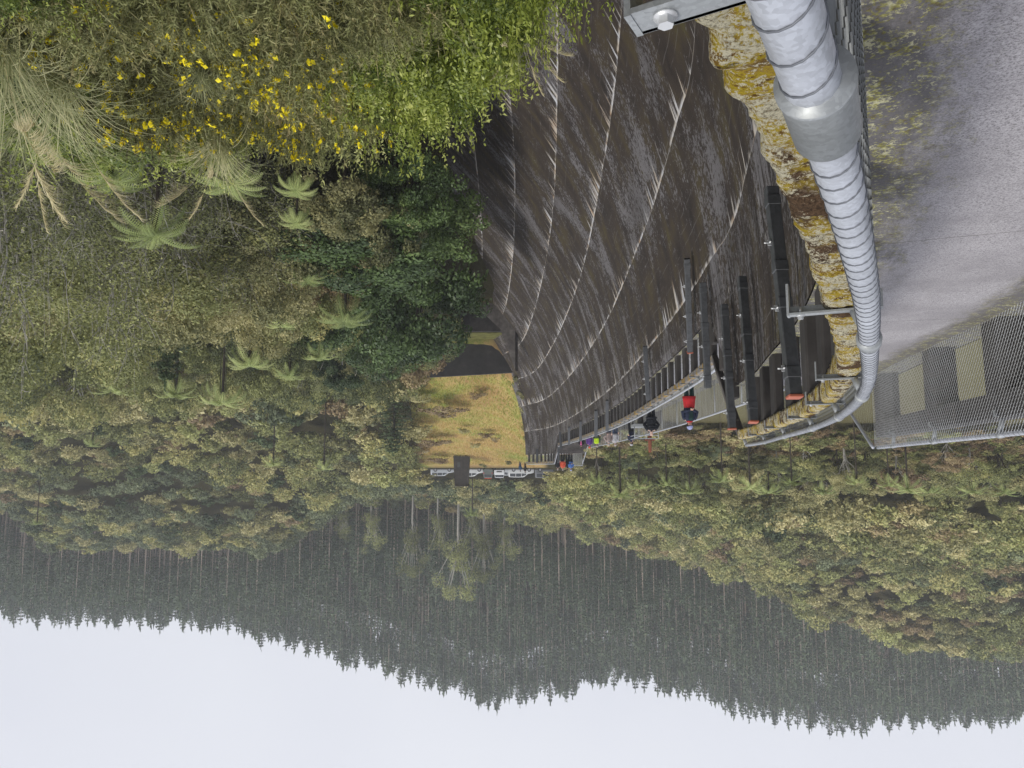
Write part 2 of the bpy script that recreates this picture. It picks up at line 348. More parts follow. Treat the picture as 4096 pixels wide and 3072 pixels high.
# downstream face
ss = np.arange(SLO, CS[-1] - .1, .4); hh = np.concatenate([[1.46], np.arange(1.6, 25, .4)])
P_, T_, N_ = frame(ss)
def foff(h): return .14 + .0262 * np.maximum(h - 1.6, 0) ** 2
OFF = foff(hh); 
F = np.zeros((len(ss), len(hh), 3)); F[..., 0] = P_[:, None, 0] + N_[:, None, 0] * OFF; F[..., 1] = P_[:, None, 1] + N_[:, None, 1] * OFF
top = zf(ss)[:, None]; zz = CAMZ - hh[None, :]; F[..., 2] = np.minimum(zz, top - .02 + 0 * zz)
# keep the first rows at the local floor edge on the spillway section
UV = np.zeros(F.shape[:2] + (2,)); UV[..., 0] = ss[:, None]; UV[..., 1] = CAMZ - F[..., 2]
o = link('downstream_face', grid_mesh('downstream_face', F, UV), M['face'], dam)
# walkway deck, treads as real steps
def deck(sa, sb, name, n):
    s = np.linspace(sa, sb, n); P, T, N = frame(s); offs = np.linspace(.12, -1, 10); w = wid(s)
    G = np.zeros((n, 10, 3)); U = np.zeros((n, 10, 2))
    for j, o_ in enumerate(np.linspace(0, 1, 10)):
        off = .135 - o_ * (w + .45); G[:, j, 0] = P[:, 0] + N[:, 0] * off; G[:, j, 1] = P[:, 1] + N[:, 1] * off; G[:, j, 2] = zf(s) - .004; U[:, j, 0] = -off; U[:, j, 1] = s
    link(name, grid_mesh(name, G[:, ::-1], U[:, ::-1]), M['deck'], dam)
deck(SLO, S1, 'upper_walkway', 60); deck(S1b, S2, 'spillway_walkway', 120); deck(S2b, SE, 'upper_walkway', 40)
def steps(sa, sb, za, zb, n, name):
    mb = MB(); r = (zb - za) / n
    for i in range(n):
        a = sa + (sb - sa) * i / n; b = sa + (sb - sa) * (i + 1) / n; zt = max(za + r * i, za + r * (i + 1)) if r > 0 else za + r * i
        zt = za + r * (i + 1) if r > 0 else za + r * i
        if r < 0: zt = za + r * (i + 1) + abs(r) * .0
        w = float(wid(a)); q = [wp(a, .13, 0), wp(b, .13, 0), wp(b, .13 - w - .4, 0), wp(a, .13 - w - .4, 0)]
        V = [Vector((p.x, p.y, zt)) for p in q] + [Vector((p.x, p.y, -4.5)) for p in q]
        mb.add(V, [(0, 1, 2, 3)[::-1], (0, 1, 5, 4), (1, 2, 6, 5), (2, 3, 7, 6), (3, 0, 4, 7)])
    mb.build(name, M['conc_mid'], dam)
steps(S1, S1b, 0, LOW, 10, 'stair'); steps(S2, S2b, LOW, 0, 10, 'stair')
# dam body under the deck, upstream wall
s = np.linspace(SLO, CS[-1] - .1, 160); P, T, N = frame(s); w = wid(s) + .45
G = np.zeros((160, 2, 3))
for j in (0, 1):
    off = -w + .1; G[:, j, 0] = P[:, 0] + N[:, 0] * off; G[:, j, 1] = P[:, 1] + N[:, 1] * off; G[:, j, 2] = (zf(s) - .01) if j else -20
link('upstream_face', grid_mesh('upstream_face', G), M['conc_mid'], dam)
# coping profile swept along; moss lumps displace it
def sweep(sa, sb, ds, prof, name, mat, lump=0.0, ztop=None, seed=3):
    s = np.arange(sa, sb + ds * .5, ds); P, T, N = frame(s); zt = (zf(s) if ztop is None else ztop(s)); n = len(prof)
    G = np.zeros((len(s), n, 3)); U = np.zeros((len(s), n, 2)); acc = 0; pr = np.array(prof)
    L = np.concatenate([[0], np.cumsum(np.linalg.norm(np.diff(pr, axis=0), axis=1))])
    nr = np.gradient(pr, axis=0); nr = np.stack([-nr[:, 1], nr[:, 0]], -1); nr /= np.maximum(np.linalg.norm(nr, axis=1, keepdims=True), 1e-6)
    S_, L_ = np.meshgrid(s, L, indexing='ij')
    d = 0
    if lump:
        e = np.sin(np.pi * np.clip(L_ / L[-1], 0, 1)) ** .3
        d = lump * e * ((fbm(L_ * 9, S_ * 22, seed, 3) - .45) * 1.8 + (fbm(L_ * 45, S_ * 60, seed + 9, 3) - .45) * .8)
    o_ = pr[None, :, 0] + d * nr[None, :, 0]; z_ = pr[None, :, 1] + d * nr[None, :, 1]
    G[..., 0] = P[:, None, 0] + N[:, None, 0] * o_; G[..., 1] = P[:, None, 1] + N[:, None, 1] * o_; G[..., 2] = zt[:, None] + z_
    U[..., 0] = L_; U[..., 1] = S_
    return link(name, grid_mesh(name, G, U), mat, dam)
def prof(i0, i1, zt, th, r=.03, n=6):
    """rounded bar from inner offset i0 to outer offset i1, top at zt"""
    pts = [(i0, zt - th)]
    pts += [(i0, zt - r * 1.3)]
    for k in range(n + 1): a = math.pi - k / n * math.pi / 2; pts.append((i0 + r + r * math.cos(a), zt - r + r * math.sin(a)))
    for k in range(1, 14): pts.append((i0 + r + (i1 - i0 - 2 * r) * k / 14, zt))
    for k in range(n + 1): a = math.pi / 2 - k / n * math.pi / 2; pts.append((i1 - r + r * math.cos(a), zt - r + r * math.sin(a)))
    for k in range(1, 4): pts.append((i1, zt - r - (th - r) * k / 4))
    pts.append((i1, zt - th)); pts.append(((i0 + i1) / 2, zt - th)); pts.append((i0, zt - th))
    return pts
CT = .97      # coping top above the walkway
pn = prof(.012, .13, CT, .17, .03)
nc_ = sweep(-1.6, 5.0, .010, pn, 'coping', M['moss'], .021)
sweep(5.0, S1, .03, pn, 'coping', M['moss'], .022)
sweep(S1, S1b, .1, pn, 'coping', M['conc_mid'])
t_ = NT('grey_coping_with_moss'); pp = t_.pos(); nn = t_.noise(pp, 2.2, 7, .7); n9 = t_.noise(pp, 30, 5, .7)
t_.bsdf(t_.mix(t_.step(t_.m('ADD', nn, t_.m('MULTIPLY', n9, .25)), .60, .70), t_.ramp(n9, [(.35, (.12, .11, .10)), (.7, (.32, .30, .28))]), (.30, .19, .04)), .9, 0, t_.bump(n9, .6, .02)); M['moss_grey'] = t_.mat
sweep(S1b, S2, .15, pn, 'coping', M['moss_grey'], .012); sweep(S2, S2b, .2, pn, 'coping', M['conc_mid']); sweep(S2b, SE, .3, pn, 'coping', M['moss_grey'])
# balustrade piers under the downstream coping and upstream beam
def piers(sa, sb, dsp, w, depth_in, depth_out, ztop, cond=None):
    k = 0; s = sa
    while s < sb:
        p, t, n = frame(s); z0 = float(zf(s)) - .12; h = ztop; R = Matrix(((n[0], t[0], 0), (n[1], t[1], 0), (0, 0, 1)))
        c = Vector((p[0] + n[0] * (depth_in + depth_out) / 2, p[1] + n[1] * (depth_in + depth_out) / 2, (z0 + float(zf(s)) + h) / 2))
        MB().box(c, (depth_out - depth_in, w, float(zf(s)) + h - z0), R, 0, .02).build('balustrade_pier', M['conc_dark'], dam); s += dsp
piers(-1.1, S1 - .1, 1.3, .42, -.005, .115, CT - .168); piers(S1b + .3, S2, 1.32, .40, -.005, .115, CT - .168); piers(S2b + .3, SE, 1.32, .4, -.005, .115, CT - .168)
piers(S1 + .5, S1b, .9, .4, -.005, .115, CT - .4); piers(S2 + .5, S2b, .9, .4, -.005, .115, CT - .4)
# upstream balustrade of the upper walkway with rounded windows
def upstream_balustrade(name):
    H = 1.0; b = .26; mb = MB(); sv = np.arange(-1, S1, .02)
    P = np.array([tuple(wp(x, -float(wid(x)), 0)) for x in sv]); uu = 512 + FPX * P[:, 0] / np.maximum(P[:, 1], .3)
    def s_of(u): k = np.where((uu[:-1] - u) * (uu[1:] - u) <= 0)[0]; return float(sv[k[-1]])
    e = [(s_of(17), s_of(43)), (s_of(86), s_of(106)), (s_of(140), s_of(157))]
    dsp = e[1][0] - e[0][0]; w = .45; e = [(a, a + w) for a, _ in e]
    while e[0][0] > 0: e.insert(0, (e[0][0] - dsp, e[0][0] - dsp + w))
    if e[-1][1] + 1.2 < S1 - .3: e.append((S1 - .6, S1 - .15))
    def col(s_, z, side): w_ = float(wid(s_)); return wp(s_, -w_ - (0.0 if side == 0 else .25), z)
    fs = [(0, 1, 3, 2), (4, 6, 7, 5), (0, 4, 5, 1), (2, 3, 7, 6), (0, 2, 6, 4), (1, 5, 7, 3)]
    for i, (a, c) in enumerate(e):
        d = e[i + 1][0] if i + 1 < len(e) else c
        for (x0, x1, z0, z1) in ((a, c, -.15, H - b), (a, d, H - b, H)):
            mb.add([col(x, z, sd) for x in (x0, x1) for z in (z0, z1) for sd in (0, 1)], fs)
        if d == c: continue
        r = .15
        for sx, base in ((1, c), (-1, d)):
            f_ = lambda x: H - b - r * (1 - math.sqrt(max(0, 1 - (1 - abs(x - base) / r) ** 2)))
            for k in range(5):
                x0 = base + sx * r * k / 5; x1 = base + sx * r * (k + 1) / 5
                mb.add([col(x, z, sd) for (x, z) in ((x0, f_(x0)), (x0, H - b + .003), (x1, f_(x1)), (x1, H - b + .003)) for sd in (0.01, .99)], fs)
    mb.build(name, M['conc_dark'], dam)
upstream_balustrade('upstream_balustrade')
# ---------------- rails ----------------
def railpts(sa, sb, ds, off, hz, wfun=None):
    n = max(2, int((sb - sa) / ds)); return [wp(x, off if wfun is None else -float(wid(x)) + off, float(zf(x)) + hz) for x in np.linspace(sa, sb, n + 1)]
def wires(sa, sb, off, z0, z1, pitch, r, name, parent, mat, wfun=False, n=3, zoff=0.0):
    """chain-link: zig-zag wires interlocked"""
    L = sb - sa; p_ = pitch * .7; nc = int(L / p_); rows = int((z1 - z0) / p_); dz = (z1 - z0) / rows
    ci = np.arange(nc + 1)[:, None]; k = np.arange(rows + 1)[None, :]
    SS = sa + ci * p_ + p_ * ((k + ci) % 2); V = []
    p, t, nn_ = frame(np.clip(SS, sa, sb)); o_ = off - (wid(SS) if wfun else 0); wob = .0025 * ((k + ci) % 2 - .5)
    z = zf(SS) + z0 + k * dz
    A = np.stack([p[..., 0] + nn_[..., 0] * (o_ + wob), p[..., 1] + nn_[..., 1] * (o_ + wob), z + 0 * SS], -1) - np.array(parent.location)
    a = A[:, :-1].reshape(-1, 3); b = A[:, 1:].reshape(-1, 3); O = 0 * t[:, :-1, 0].ravel()
    T = np.stack([t[:, :-1, 0].ravel(), t[:, :-1, 1].ravel(), O], -1); NN = np.stack([nn_[:, :-1, 0].ravel(), nn_[:, :-1, 1].ravel(), O], -1)
    for q in range(n):
        a0 = 2 * math.pi * q / n; a1 = 2 * math.pi * (q + 1) / n
        e0 = (T * math.cos(a0) + NN * math.sin(a0)) * r; e1 = (T * math.cos(a1) + NN * math.sin(a1)) * r
        V.append(np.stack([a + e0, a + e1, b + e1, b + e0], 1).reshape(-1, 3))
    return link(name, quads_mesh(name, np.concatenate(V)), mat, parent)
def rings(pts, spacing, R, r, name, parent, mat, n=18):
    """mesh knuckles wrapped round a rail"""
    P = [Vector(p) for p in pts]; d = [0]
    for i in range(1, len(P)): d.append(d[-1] + (P[i] - P[i - 1]).length)
    mb = MB(); N_ = int(d[-1] / spacing * n); hp = []; j = 0; w = 0.0
    for k in range(N_):
        x = k / n * spacing + .006 * math.sin(k / n * 1.7)
        x = min(max(x, 0), d[-1] - 1e-4)
        while j < len(P) - 2 and d[j + 1] < x: j += 1
        f = (x - d[j]) / max(d[j + 1] - d[j], 1e-6); c = P[j].lerp(P[j + 1], f); t = (P[min(j + 2, len(P) - 1)] - P[max(j - 1, 0)]).normalized()
        a = t.cross(Vector((0, 0, 1))).normalized(); b = t.cross(a); an = 2 * math.pi * k / n; dr = a * math.cos(an) + b * math.sin(an); q = c + dr * R
        hp.append([q + dr * r, q + t * r, q - dr * r, q - t * r])
    mb.loft(hp, 0, True); return mb.build(name, mat, parent)
def fence(name, label, sa, sb, off, hz, mesh, group, postsp, rail_r=.030, wfun=False, upstream=False, tie=None, ps=None, mats=None, bracket=True, meshpitch=.05, wr=.0019, z0=-.02):
    f = empty(name, wp(sa, off if not wfun else off - float(wid(sa)), float(zf(sa))), 0, label, 'fence', group)
    inv = Vector(f.location)
    def rel(pts): return [Vector(p) - inv for p in pts]
    pts = railpts(sa, sb, .35, off, hz, wfun or None)
    MB().tube(rel(pts), rail_r, 14).build('top_rail', M['galv_light'], f)
    if tie: o = rings(rel(pts), tie[0], rail_r + .0005, tie[1], 'tie_wire', f, tie[2], 18 if tie[1] > .0015 else 10)
    s = postsp[0]
    sp = ps if ps is not None else list(np.arange(sa + postsp[1], sb, postsp[0]))
    for s in sp:
        zb = float(zf(s)); w = -float(wid(s)) + off if wfun else off
        p, t, n = frame(s); t3 = Vector((t[0], t[1], 0)); n3 = Vector((n[0], n[1], 0)) * (-1 if upstream else 1)
        base = wp(s, w, zb); R = Matrix(((n3.x, t3.x, 0), (n3.y, t3.y, 0), (0, 0, 1)))
        post = MB().tube(rel([base + Vector((0, 0, CT + .01)) + n3 * .03, base + Vector((0, 0, (CT + hz) / 2)) + n3 * .012, base + Vector((0, 0, hz - rail_r * .6))]), [.026, .024, .023], 12).build('post', M['galv_mid'], f)
        if bracket:
            mb = MB(); c = base + Vector((0, 0, CT + .012)) - inv
            if s < sY(1.0) and not wfun: c = c - n3 * .055
            mb.box(c + n3 * .10, (.28, .045, .007), R); mb.box(c + n3 * .10 + Vector((0, 0, -.014)) + t3 * .02, (.28, .006, .035), R)
            mb.box(c + n3 * .243 + Vector((0, 0, -.05)), (.008, .045, .11), R); mb.box(c - n3 * .043 + Vector((0, 0, -.03)), (.008, .045, .06), R)
            br = mb.build('bracket', M['galv_mid'], f)
            if (base - Vector((0, 0, 0))).length < 16:
                bo = MB(); q = c + n3 * .205 + Vector((0, 0, .0035)); bo.tube([q, q + Vector((0, 0, .003))], .014, 16); bo.tube([q + Vector((0, 0, .003)), q + Vector((0, 0, .013))], .0095, 6, smooth=False)
                bo.tube([q - Vector((0, 0, .03)), q - Vector((0, 0, .006))], .006, 8); bo.build('bolt', M['bolt'], br)
        # collar on the rail
        if s < sY(1.0) and not wfun: continue
        c0 = wp(s - .045, w, zb + hz) if zf(s) == zf(s - .1) else base + Vector((0, 0, hz)) - t3 * .04; c1 = base + Vector((0, 0, hz)) + t3 * .045
        MB().tube(rel([c0, c1]), rail_r + .009, 16).build('collar', M['galv_mid'], f)
    if mesh: wires(sa, sb, (off - .022 * (1 if not upstream else -2)), z0, hz - .01, meshpitch, wr, 'chain_link_mesh', f, M['wire_mid'] if wr == .002 else M['wire'], wfun)
    return f
G1 = 'galvanised fences along the dam walkway'
near_posts = [sY(.72), sY(2.38), sY(4.25), sY(6.0), sY(7.75), sY(9.7), sY(11.9)]
HZ = 1.085
fn = fence('walkway_fence', 'galvanised rail and chain-link fence on the near mossy coping, running past the camera', -1.5, S1 - .1, 0, HZ, True, None, (1.8, .5), .030, tie=(.062, .0016, M['wire_dark']), ps=near_posts, meshpitch=.05, wr=.002)
# sleeve joint on the near rail
MB().tube([wp(sY(.755), 0, HZ) - fn.location, wp(sY(.762), 0, HZ) - fn.location, wp(sY(.765), 0, HZ) - fn.location, wp(sY(.875), 0, HZ) - fn.location], [.0425, .0425, .0405, .0400], 32).build('sleeve', M['galv_mid'], fn)
fence('walkway_fence', 'straight chain-link fence with a white top rail along the reservoir side of the near walkway', -1.5, S1 - 1.2, -.0, 1.17, True, None, (1.9, .55), .026, wfun=True, upstream=True, tie=(.12, .0016, M['wire_dark']), bracket=True, meshpitch=.05, wr=.0023)
# stair rails, near
def slope_rail(name, label, a, b, r, mat=None):
    f = empty(name, a, 0, label, 'handrail'); d = b - a
    MB().tube([Vector((0, 0, 0)), d * .04 + Vector((0, 0, 0)), d], r, 12).build('rail', M['galv_light'], f)
    for q in (.98, .5):
        p = d * q; MB().tube([p + Vector((0, 0, -.95)), p], r * .8, 8).build('post', M['galv_mid'], f)
    L = d.length; n = int(L / .09); V = []
    for i in range(n):
        for (q0, q1, z0, z1) in ((i / n, (i + 1) / n, 0, -.95), ((i + 1) / n, i / n, 0, -.95)):
            p0 = d * q0 + Vector((0, 0, z0)); p1 = d * q1 + Vector((0, 0, z1)); 
            for k in range(10):
                A = d * (i / n + (.5 / n if k % 2 else 0)) + Vector((0, 0, -.095 * k)); B = d * (i / n + (0 if k % 2 else .5 / n)) + Vector((0, 0, -.095 * (k + 1))); w_ = d.normalized() * .002
                V += [A - w_, A + w_, B + w_, B - w_]
            break
    link('mesh_infill', quads_mesh('mesh_infill', np.array([tuple(v) for v in V])), M['wire'], f); return f
slope_rail('stair_handrail', 'short sloping handrail over the near stair on the valley side', wp(S1 - .1, 0, HZ), wp(S1b + .2, 0, LOW + HZ), .03)
slope_rail('stair_handrail', 'sloping handrail at the end of the reservoir fence above the near stair', wp(S1 - 1.2, -1.78, 1.17), wp(S1b - .6, -1.95, LOW + 1.17), .026)
fence('walkway_fence', 'long curving rail and mesh on the mossy coping of the lower spillway walkway, valley side', S1b + .2, S2, 0, HZ, True, None, (1.5, .9), .032, meshpitch=.11, wr=.004)
# grey screen fence on reservoir side of the lower walkway (fine mesh panels)
def screen_fence(sa, sb, name, label, h0=.25, h1=1.25):
    f = empty(name, wp(sa, -float(wid(sa)), float(zf(sa))), 0, label, 'fence'); inv = Vector(f.location)
    pts = [wp(x, -float(wid(x)), float(zf(x)) + h1) - inv for x in np.arange(sa, sb + .01, 1.0)]
    MB().tube(pts, .035, 10).build('top_rail', M['galv_light'], f)
    a = np.arange(sa, sb, 2.0)
    for i, x in enumerate(a):
        y = min(x + 2.0, sb) - .05; mb = MB(); n = 7; q0 = []; q1 = []
        for xx in np.linspace(x, y, n):
            q0.append(wp(xx, -float(wid(xx)) + .06, float(zf(xx)) + h0 - .25) - inv); q1.append(wp(xx, -float(wid(xx)) + .04, float(zf(xx)) + h1 - .02) - inv)
        mb.loft([q0, q1], 0, False, closed=False); mb.build('mesh_panel', M['screen'], f)
        if i % 2 == 0: MB().tube([wp(x, -float(wid(x)) - .03, float(zf(x)) - .1) - inv, wp(x, -float(wid(x)) - .03, float(zf(x)) + h1) - inv], .025, 8).build('post', M['galv_mid'], f)
    return f
t_ = NT('fine_galvanised_mesh'); p_ = t_.pos(); n_ = t_.noise(t_.mapping(p_, (3, 3, .4)), 1.2, 5, .7)
b_ = t_.bsdf(t_.ramp(n_, [(.3, (.20, .205, .205)), (.7, (.42, .43, .43))]), .55, .2); tr = t_.n('BsdfTransparent'); mx = t_.n('MixShader')
zz_ = t_.m('MODULO', t_.m('MULTIPLY', t_.sep(p_)[2], 1.0), .05); t_.set(mx.inputs[0], t_.m('ADD', .45, t_.m('MULTIPLY', t_.step(zz_, .02, .03), .3)))
t_.t.links.new(tr.outputs[0], mx.inputs[1]); t_.t.links.new(b_.outputs[0], mx.inputs[2]); t_.t.links.new(mx.outputs[0], t_.out.inputs[0]); M['screen'] = t_.mat
screen_fence(S1b - .2, S2, 'screen_fence', 'long grey mesh-panelled fence behind the walkers on the lower walkway')
slope_rail('stair_handrail', 'valley-side handrail of the far stair, rising to the upper level', wp(S2, 0, LOW + HZ), wp(S2b, 0, HZ), .035)
slope_rail('stair_handrail', 'reservoir-side handrail of the far stair, rising to the upper level', wp(S2, -2.9, LOW + HZ), wp(S2b, -2.9, HZ), .035)
fence('walkway_fence', 'straight distant rail over the dark balustrade beyond the far stair', S2b, SE, 0, HZ, True, None, (1.5, .6), .034, meshpitch=.13, wr=.005)
screen_fence(S2b, S2b + 5.5, 'screen_fence', 'short mesh fence on the reservoir side beyond the far stair')
# ---------------- galvanised steel posts bolted to the face ----------------
def steel_post(a, b, w, cap, label, detail=True):
    w = w * .86
    f = empty('steel_post', a, 0, label, 'steel post', 'dark galvanised box posts bolted to the dam face'); d = b - a
    X = Vector((1, 0, 0)); ax = d.normalized(); sx = (X - ax * X.dot(ax)).normalized(); sy = ax.cross(sx); R = Matrix((sx, sy, ax)).transposed()
    L = d.length; mb = MB(); mb.box(d * .5, (w, w * .8, L), R, 0, w * .06).build('box_section', M['galv_dark'], f)
    if detail:
        for q in (.10, .42, .60, .93):
            MB().box(d * q, (w * 1.1, w * .9, w * .9), R, 0, w * .05).build('joint_sleeve', M['galv_dark'], f)
        for q in (.12, .40, .72):
            c = d * q + sx * (w * .62); mb = MB(); mb.box(c, (w * .3, w * .10, w * .5), R); mb.tube([c - sy * w * .2, c + sy * w * .3], w * .09, 6); mb.tube([c + sx * w * .1, c + sx * w * .45], w * .07, 8); mb.build('clamp', M['bolt'], f)
    if cap: MB().box(d * 0 - ax * (w * .13), (w * 1.12, w * .92, w * .26), R, 0, w * .06).build('end_cap', M['orange_cap'], f)
    return f
PP = [((229.5, 373, 6.45), (253, 580, 6.15), .135, 1, 'large dark box post with an orange cap, nearest the camera beside the mossy coping'),
      ((270.6, 347, 10.9), (282, 491, 10.6), .14, 1, 'second dark box post with an orange cap, left of the nearest one'),
      ((292, 340, 13.5), (300, 463.5, 13.2), .15, 1, 'third box post, standing where the upper coping ends at the stair'),
      ((316, 380, 17.4), (321.5, 485.5, 17.2), .155, 0, 'uncapped box post just past the near stair, to one side of the man in red'),
      ((334, 416.5, 18.9), (337, 509.5, 18.9), .15, 1, 'lower-set box post with a small orange cap at the start of the spillway coping'),
      ((376, 368, 28.6), (379, 422, 28.8), .17, 0, 'single slim box post against the spillway piers, beside the person in the puffer jacket'),
      ((417, 337, 42), (417, 368, 42.3), .20, 0, 'right one of a pair of slim posts halfway along the spillway balustrade'),
      ((428, 332, 48), (428, 358, 48.3), .24, 0, 'left one of a pair of slim posts halfway along the spillway balustrade'),
      ((443.5, 327, 57), (443.5, 347, 57.3), .22, 0, 'slim distant post on the spillway balustrade left of the pair'),
      ((455, 323, 65), (455, 341, 65.3), .22, 0, 'thin distant post near the end of the spillway balustrade'),
      ((463, 319, 72), (464, 336, 72), .25, 0, 'thin post at the foot of the far stair'),
      ((465.5, 305, 78), (465.5, 321, 78), .25, 0, 'thin post where the far upper balustrade begins'),
      ((487, 305, 83), (487, 319, 83), .25, 0, 'thinnest post, in the middle of the far upper balustrade')]
for (a, b, w, cap, lab) in PP:
    def on_face(u, v, Y0):
        best = None
        for Y_ in np.arange(Y0 * .8, Y0 * 1.12, Y0 * .002):
            q = at(u, v, Y_); s_ = sY(Y_); p_, t1, n1 = frame(s_); off = (q.x - p_[0]) * n1[0] + (q.y - p_[1]) * n1[1]; tgt = max(.24 + w * .4, float(foff(CAMZ - q.z)) + .10 + w * .4); e_ = abs(off - tgt)
            if best is None or e_ < best[0]: best = (e_, q)
        return best[1]
    A = on_face(*a) if a[2] > 5 else at(*a); B = on_face(*b)
    steel_post(A, B, w, cap, lab, a[2] < 30)

# moss and lichen tufts standing on the near coping
def tufts():
    r = np.random.default_rng(21); me = nc_.data; n = len(me.vertices); co = np.empty(n * 3); me.vertices.foreach_get('co', co); co = co.reshape(-1, 3); no = np.empty(n * 3); me.vertices.foreach_get('normal', no); no = no.reshape(-1, 3)
    w = np.where((co[:, 1] < 5) & (no[:, 2] > .25) & (co[:, 2] > CT - .06), 1.0 / np.maximum(co[:, 1] + 1.0, .6), 0); idx = r.choice(n, 70000, p=w / w.sum()); P = co[idx] + r.normal(0, .004, (70000, 3)); N = no[idx]
    keep = fbm(P[:, 0] * 22, P[:, 1] * 22, 4, 3) > .40; P = P[keep]; N = N[keep]; m = len(P); D = nrm(N + r.normal(0, .55, (m, 3))); V = needles(P - D * .002, D, .0085, .0055, r)
    t = np.clip(fbm(P[:, 0] * 7, P[:, 1] * 7, 31, 3) * 1.7 - .36 + r.normal(0, .07, m), 0, 1); me2 = quads_mesh('moss_tufts', V.reshape(-1, 3), None, t)
    k = NT('moss_tuft'); c = k.ramp(k.n('Attribute', attribute_name='tint').outputs['Fac'], [(.22, (.05, .028, .012)), (.36, (.26, .15, .03)), (.46, (.62, .47, .03)), (.56, (.30, .20, .05)), (.66, (.72, .66, .46))]); k.bsdf(c, .95, 0, None, .1); me2.materials.append(k.mat)
    o = link('moss_tufts', me2, None, dam); o['kind'] = 'stuff'
# ---------------- terrain ----------------
# e = ground height relative to the eye, tabulated over picture column u = 512+740*X/Y and distance Y
YR = np.array([0, 5, 10, 15, 25, 40, 55, 70, 83.6, 85, 100, 115, 130, 150, 175, 200, 230, 260, 300, 340, 420, 700.])
TR = {  # downstream half and the hills beyond
 470:  [-5, -6.5, -9, -12.8, -17.5, -20.3, -20.3, -16, -6, -6, -2, -1, -.2, 0, 3, 8, 13, 20, 50, 78, 80, 60],
 540:  [-5, -6.5, -9, -12.8, -17.5, -20.3, -20.3, -16.5, -15.5, -11.2, -7.6, -4.2, -.9, 0, 1.5, 5, 9, 16, 46, 82, 84, 60],
 600:  [-4, -5, -8, -12.8, -17.5, -20.3, -20.3, -18, -15.5, -12, -8, -4.6, -1.0, 0, 1, 2, 6, 14, 43, 74, 76, 60],
 660:  [-3, -4.4, -7.6, -10.6, -12.8, -16, -17, -17, -16, -16, -13, -9, -4.5, -1.5, 1, 2, 6, 14, 40, 67, 66, 50],
 740:  [-3, -4.4, -7.3, -10.3, -12.8, -16, -17, -17, -16, -16, -13, -11, -6.5, -2, 10, 17, 16, 22, 38, 56, 56, 50],
 800:  [-3, -4.3, -7.1, -10, -12.8, -16, -17, -17, -16, -16, -13, -12, -7.5, -3, 9, 17, 18, 24, 34, 48, 50, 50],
 880:  [-3, -4.2, -7.0, -9.6, -12.8, -16, -17, -17, -16, -16, -13, -13, -9, -4, 8, 15.5, 17, 22, 32, 46, 48, 50],
 960:  [-3, -4.1, -6.8, -9.4, -12.8, -16, -17, -17, -16, -16, -13, -14, -10, -5, 7, 15, 17, 22, 32, 46, 48, 50],
 1024:  [-3, -4.0, -6.6, -9, -12.8, -16, -17, -17, -16, -16, -13, -14, -10, -6, 1, 4, 8, 16, 30, 43, 45, 50],
 1500:  [-3, -4.0, -6.0, -8, -12.8, -16, -17, -17, -16, -16, -13, -14, -10, -6, 4, 12, 18, 24, 36, 50, 50, 50]}
BD = -11
TL = {  # reservoir half
 -900: [-1, -1, BD, BD, BD, BD, -7, -3.4, -.5, -.5, 6, 12, 14, 22, 38, 45, 52, 62, 80, 90, 90, 80],
 0:    [BD, BD, BD, BD, BD, BD, -7, -3.4, -1, -1, 4, 9, 10, 20, 38, 40, 36, 42, 70, 90, 90, 80],
 120:  [BD, BD, BD, BD, BD, BD, -7, -3.4, -1.4, -1.4, 3.2, 8, 9, 19, 36, 38, 32, 38, 68, 90, 88, 80],
 200:  [BD, BD, BD, BD, BD, BD, -7, -3.4, -2, -2, .5, 4.5, 6, 14, 28, 31, 29, 34, 66, 92, 90, 80],
 290:  [BD, BD, BD, BD, BD, BD, -7, -3.4, -2, -2, .5, 3.5, 5, 9, 20, 25, 25, 30, 62, 86, 84, 75],
 360:  [BD, BD, BD, BD, BD, BD, -6, -3.2, -2, -2, 0.5, 3, 4, 6, 13, 19, 19, 26, 56, 77, 76, 70],
 410:  [BD, BD, BD, BD, BD, BD, -6, -3.2, -2, -2, 0, 2, 3, 4, 9, 16, 18, 24, 50, 72, 74, 65],
 470:  [BD, BD, BD, BD, BD, BD, -6, -3.2, -2, -2, -1, 0, .5, 1, 3, 8, 13, 20, 50, 78, 80, 60]}
def table(T, u, Y):
    us = np.array(sorted(T)); A = np.array([T[k] for k in us]); fy = np.interp(Y, YR, np.arange(len(YR))); fu = np.interp(u, us, np.arange(len(us)))
    i = np.clip(np.floor(fu).astype(int), 0, len(us) - 2); j = np.clip(np.floor(fy).astype(int), 0, len(YR) - 2); a = fu - i; b = fy - j
    a = a * a * (3 - 2 * a)
    return (A[i, j] * (1 - a) + A[i + 1, j] * a) * (1 - b) + (A[i, j + 1] * (1 - a) + A[i + 1, j + 1] * a) * b
